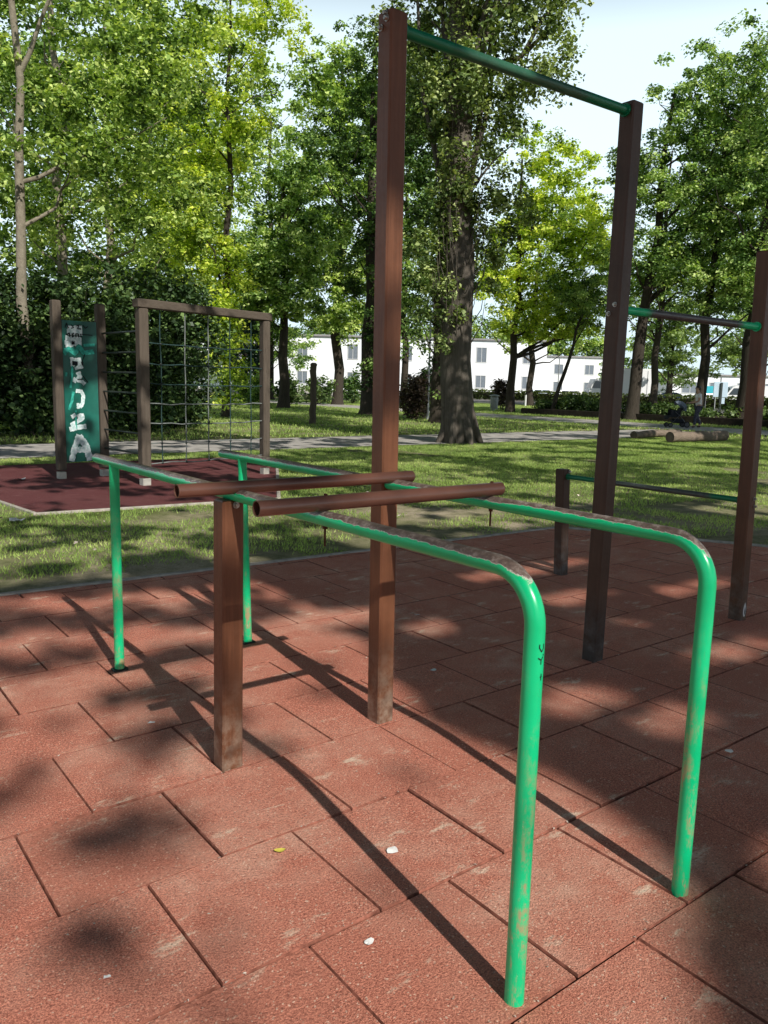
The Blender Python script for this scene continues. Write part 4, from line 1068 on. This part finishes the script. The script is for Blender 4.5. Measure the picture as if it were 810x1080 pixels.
# ------------------------------------------------------------------ street furniture
lp=bearing(452,36); t_=thing('lamp_post','thin grey lamp post among bushes left of the poplar','lamp post',lp)
build('pole',MB().tube([(lp[0],lp[1],-.05),(lp[0],lp[1],.9),(lp[0],lp[1],4.4)],[.075,.05,.04],12),M['galv'],t_)
build('lamp_head',MB().tube([(lp[0],lp[1],4.38),(lp[0],lp[1],4.5),(lp[0],lp[1],4.72),(lp[0],lp[1],4.78)],[.06,.2,.24,.05],16),M['galv'],t_)
b=bearing(522,52.5); t_=thing('litter_bin','grey round litter bin under the purple-leaved bush','litter bin',b)
build('bin_body',MB().tube([(b[0],b[1],.12),(b[0],b[1],.2),(b[0],b[1],.85)],[.22,.25,.27],18),M['bin'],t_)
build('lid',MB().tube([(b[0],b[1],.93),(b[0],b[1],.98),(b[0],b[1],1.05)],[.33,.33,.12],18),M['bin'],t_)
build('stand',MB().tube([(b[0],b[1],-.02),(b[0],b[1],.14)],.09,12).box((b[0]+.26,b[1],.5),(.03,.04,.9)).box((b[0]-.26,b[1],.5),(.03,.04,.9)),M['galv'],t_)
b=bearing(761,58); t_=thing('sign_board','pale blue sign board on a dark post near the white van','sign',b,hx)
build('post',MB().box((0,.0,1.1),(.14,.12,2.3),0,.01),M['rung'],t_,local=True)
build('board',MB().box((0,-.12,1.75),(1.05,.08,1.1),0,.02),M['sign'],t_,local=True)
build('side_panel',MB().box((-.18,-.12,.95),(.34,.07,.45),0,.01),M['sign'],t_,local=True)
b=bearing(750,66); t_=thing('small_board','small cyan board on two posts behind the person','sign',b,hx)
build('board',MB().box((0,0,1.75),(1.0,.06,.6),0,.01),M['cyan'],t_,local=True)
build('post',MB().box((-.4,.06,.85),(.06,.05,1.7)),M['galv'],t_,local=True); build('post',MB().box((.4,.06,.85),(.06,.05,1.7)),M['galv'],t_,local=True)
for u,lab in ((555,'short white road post beside the road, left of the slim leaning tree'),(431,'short white road post beside the road, left of the lamp post')):
    b=bearing(u,68.5); t_=thing('road_post',lab,'post',b)
    build('shaft',MB().box((b[0],b[1],.45),(.12,.12,.95),0,.01),M['white_paint'],t_); build('cap',MB().box((b[0],b[1],.95),(.13,.13,.06),0,.02),M['rung'],t_)

# ------------------------------------------------------------------ vehicles
def car(label,u,dist,paint,rz=0.0,name='parked_car'):
    b=bearing(u,dist); t_=thing(name,label,'car',b,rz)
    L_=4.2; pr_=[(-2.05,.35),(-2.1,.62),(-2.02,.86),(-1.55,.95),(1.05-2*.1,.96),(1.75,.80),(2.05,.66),(2.08,.36),(1.7,.24),(-1.7,.24)]
    m=MB().prism(pr_[::-1],-.84,.84); cab=[(-1.75,.93),(-1.35,1.36),(-1.0,1.45),(.1,1.45),(.45,1.34),(1.02,.94)]
    V=[];n=len(cab)
    for sy in(-1,1):
        for x,z in cab: V.append((x,sy*(.80-.22*max(0,(z-.95)/.5)),z))
    m.add(V,[tuple(range(n-1,-1,-1)),tuple(range(n,2*n))]+[(i,(i+1)%n,n+(i+1)%n,n+i) for i in range(n)])
    build('body',m,paint,t_,local=True)
    for sy in(-1,1):
        for xs in ((-1.42,-.42),(-.34,.62)):
            z0_,z1_=.99,1.34; f=lambda z:sy*(.806-.22*max(0,(z-.95)/.5))
            xa,xb=xs; q=[(xa,f(z0_),z0_),(xb+(.18 if xb>0 else 0),f(z0_),z0_),(xb-(.10 if xb>0 else 0),f(z1_),z1_),(xa+(.18 if xa<-1 else 0),f(z1_),z1_)]
            build('side_window',MB().add(q,[(0,1,2,3) if sy<0 else (3,2,1,0)]),M['carglass'],t_,local=True)
    build('windscreen',MB().add([(1.0,-.70,.985),(1.0,.70,.985),(.50,.58,1.335),(.50,-.58,1.335)],[(0,1,2,3)]),M['carglass'],t_,local=True)
    build('rear_window',MB().add([(-1.74,-.70,.99),(-1.74,.70,.99),(-1.39,.58,1.34),(-1.39,-.58,1.34)],[(3,2,1,0)]),M['carglass'],t_,local=True)
    for x in(-1.3,1.28):
        for sy in(.78,-.78): wheel(x,sy,.31,t_,.2)
    for sy in(.62,-.62):
        build('headlight',MB().box((2.0,sy,.68),(.14,.34,.13),0,.03),M['lamp_clear'],t_,local=True)
        build('tail_light',MB().box((-2.04,sy,.78),(.1,.3,.16),0,.03),M['lamp_red'],t_,local=True)
    return t_
alongY=-YAW
car('silver-blue car parked behind the hedge, left of the slim leaning tree',574,98,M['car_grey'],alongY)
car('blue-grey car parked behind the hedge, right of the slim leaning tree',602,95,M['car_blue'],alongY+.1)
car('dark blue car parked behind the hedge right of the white truck',712,86,M['car_dark'],alongY-.2)
car('blue car half hidden behind the person and the dark trunk',750,84,M['car_blue'],alongY)
def boxy(name,label,cat,u,dist,rz,Lc,Lb,hb,w,van=False):
    b=bearing(u,dist); t_=thing(name,label,cat,b,rz)
    if van:
        pr_=[(-2.5,.4),(-2.55,2.1),(-2.4,2.3),(1.0,2.3),(1.4,2.15),(2.0,1.35),(2.6,1.1),(2.7,.4)]
        build('body',MB().prism(pr_[::-1],-w/2,w/2),M['white_paint'],t_,local=True)
        for sy in(-1,1):
            q=[(.75,sy*(w/2+.003),1.35),(1.80,sy*(w/2+.003),1.35),(1.32,sy*(w/2+.003),2.02),(.75,sy*(w/2+.003),2.02)]
            build('side_window',MB().add(q,[(0,1,2,3) if sy<0 else (3,2,1,0)]),M['carglass'],t_,local=True)
        build('windscreen',MB().add([(2.01,-w*.45,1.36),(2.01,w*.45,1.36),(1.43,w*.42,2.13),(1.43,-w*.42,2.13)],[(0,1,2,3)]),M['carglass'],t_,local=True)
        for sy in(.75,-.75): build('headlight',MB().box((2.62,sy,.85),(.14,.3,.2),0,.04),M['lamp_clear'],t_,local=True)
        xs=(-1.6,1.7)
    else:
        build('cargo_box',MB().box((-.9,0,.9+hb/2),(Lb,w,hb),0,.04),M['white_paint'],t_,local=True)
        cx=-.9+Lb/2+.1+Lc/2
        cp=[(cx-Lc/2,.5),(cx-Lc/2,2.7),(cx+Lc*.2,2.75),(cx+Lc*.42,1.7),(cx+Lc/2,1.5),(cx+Lc/2,.5)]
        build('cab',MB().prism(cp[::-1],-w*.46,w*.46),M['white_paint'],t_,local=True)
        for sy in(-1,1): build('side_window',MB().add([(cx-.3,sy*(w*.46+.003),1.7),(cx+Lc*.36,sy*(w*.46+.003),1.7),(cx+Lc*.18,sy*(w*.46+.003),2.5),(cx-.3,sy*(w*.46+.003),2.5)],[(0,1,2,3) if sy<0 else (3,2,1,0)]),M['carglass'],t_,local=True)
        build('windscreen',MB().add([(cx+Lc*.425,-w*.4,1.72),(cx+Lc*.425,w*.4,1.72),(cx+Lc*.215,w*.38,2.65),(cx+Lc*.215,-w*.38,2.65)],[(0,1,2,3)]),M['carglass'],t_,local=True)
        build('chassis',MB().box((0,0,.72),(Lb+Lc,.9,.28)),M['rung'],t_,local=True)
        for k in range(3):
            for sy in(-1,1): build('box_rib',MB().box((-2.6+1.7*k,sy*(w/2+.012),.9+hb/2),(.07,.03,hb*.86)),M['galv'],t_,local=True)
        xs=(-2.4,cx)
    for x in xs:
        for sy in(w/2-.14,-w/2+.14): wheel(x,sy,.42,t_,.26)
    return t_
boxy('delivery_truck','white box truck parked behind the hedge, cut by the tall right post','truck',655,92,alongY+math.pi,1.9,5.6,3.1,2.4)
boxy('delivery_van','white van parked behind the hedge at the right','van',786,80,alongY+math.pi-.15,0,0,0,2.0,True)

# ------------------------------------------------------------------ buildings
def building(name,label,origin_,rz,L_,D_,Hh,cols,rows,wall,skip=(),door=None):
    t_=thing(name,label,'building',origin_,rz)
    build('wall',MB().box((L_/2,D_/2,Hh/2),(L_,D_,Hh)),wall,t_,local=True)
    build('roof',MB().box((L_/2,D_/2,Hh+.14),(L_+.5,D_+.5,.26),0,.03),M['roof'],t_,local=True)
    build('plinth',MB().box((L_/2,-.03,.3),(L_,.06,.6)),M['pave'],t_,local=True)
    build('downpipe',MB().cyl((L_*.37,-.08,0),(L_*.37,-.08,Hh-.1),.06,8),M['galv'],t_,local=True)
    fr_=None
    for ci,(x,w) in enumerate(cols):
        for ri,(z,h) in enumerate(rows):
            if (ci,ri) in skip: continue
            m=MB()
            m.box((x,-.02,z-h/2),(w+.16,.1,.08)).box((x,-.02,z+h/2),(w+.16,.1,.08)).box((x-w/2,-.02,z),(.08,.1,h-.08)).box((x+w/2,-.02,z),(.08,.1,h-.08)).box((x,-.012,z),(.05,.06,h-.08))
            o=build('window',m,M['frame'],t_,local=True)
            build('pane',MB().box((x,-.004,z),(w-.08,.02,h-.08)),M['glass'],o,local=True)
    return t_
# facade parallel to the road, seen between the trunks
by0=160.0
building('white_building','long white two-storey building behind the trees across the road',tuple(bearing(120,104)),-YAW,56,14,7.4,
    [(9,1.3),(24.5,1.3),(31,1.3),(38,1.3),(47.6,1.3),(53.6,1.3)],[(2.2,1.6),(5.6,1.9)],M['wall'])
building('pale_building','pale building set back behind the parked cars, right of the slim leaning tree',tuple(bearing(560,126)),-YAW,11.5,12,6.4,
    [(4.2,1.4),(9.0,1.4)],[(1.9,1.5),(4.6,1.5)],M['wall2'])
building('low_building','low pale building with a row of windows far behind the stroller',tuple(bearing(706,116)),-YAW,20,10,3.9,
    [(3,2.4),(7,2.4),(11,2.4),(15,2.4)],[(2.2,1.6)],M['wall'])

# ------------------------------------------------------------------ light, sky, camera
w=bpy.data.worlds.new('World'); sc.world=w; w.use_nodes=True; t=w.node_tree; t.nodes.clear()
el=math.atan2(1,math.hypot(SUN[0],SUN[1])); azs=math.atan2(SUN[0],SUN[1])
sky=nd(t,'ShaderNodeTexSky',sky_type='NISHITA',sun_disc=False); sky.sun_elevation=el; sky.sun_rotation=azs
sky.air_density=1.0; sky.dust_density=1.2; sky.ozone_density=1.0
bgd=nd(t,'ShaderNodeBackground',Strength=.05); ow=nd(t,'ShaderNodeOutputWorld')
tc=nd(t,'ShaderNodeTexCoord'); sx=nd(t,'ShaderNodeSeparateXYZ'); t.links.new(tc.outputs['Generated'],sx.inputs[0])
hz=ramp(t,sx.outputs[2],[(.0,g3(.62)),(.18,g3(.78)),(.37,g3(.70)),(.47,g3(.10)),(.56,g3(0))])
dm=nd(t,'ShaderNodeMix',data_type='RGBA',blend_type='MULTIPLY'); dm.inputs[0].default_value=1; t.links.new(sky.outputs[0],dm.inputs[6]); dm.inputs[7].default_value=(.40,.46,.70,1)
c=mixc(t,hz,dm.outputs[2],(25,30.5,33))
t.links.new(c,bgd.inputs[0]); t.links.new(bgd.outputs[0],ow.inputs[0])
sd=bpy.data.lights.new('sun','SUN'); sd.energy=5.0; sd.angle=R(.5); sd.color=(1,.955,.88)
so=link(bpy.data.objects.new('sun',sd)); so.rotation_euler=Vector(tuple(SUN)).to_track_quat('Z','Y').to_euler(); so.location=(0,-10,20)

cd=bpy.data.cameras.new('camera'); cam=link(bpy.data.objects.new('camera',cd))
cd.sensor_fit='HORIZONTAL'; cd.sensor_width=36; cd.lens=36*F/810; cd.clip_start=.05; cd.clip_end=3000
mw=Matrix(((rt[0],up[0],-fw[0],0),(rt[1],up[1],-fw[1],0),(rt[2],up[2],-fw[2],H),(0,0,0,1))); cam.matrix_world=mw
sc.camera=cam
sc.view_settings.view_transform='Standard'; sc.view_settings.look='None'; sc.view_settings.exposure=0; sc.view_settings.gamma=1
cy=sc.cycles; cy.use_denoising=True; cy.max_bounces=6; cy.diffuse_bounces=3; cy.glossy_bounces=3; cy.transmission_bounces=4; cy.transparent_max_bounces=4
cy.sample_clamp_indirect=6; cy.caustics_reflective=False; cy.caustics_refractive=False
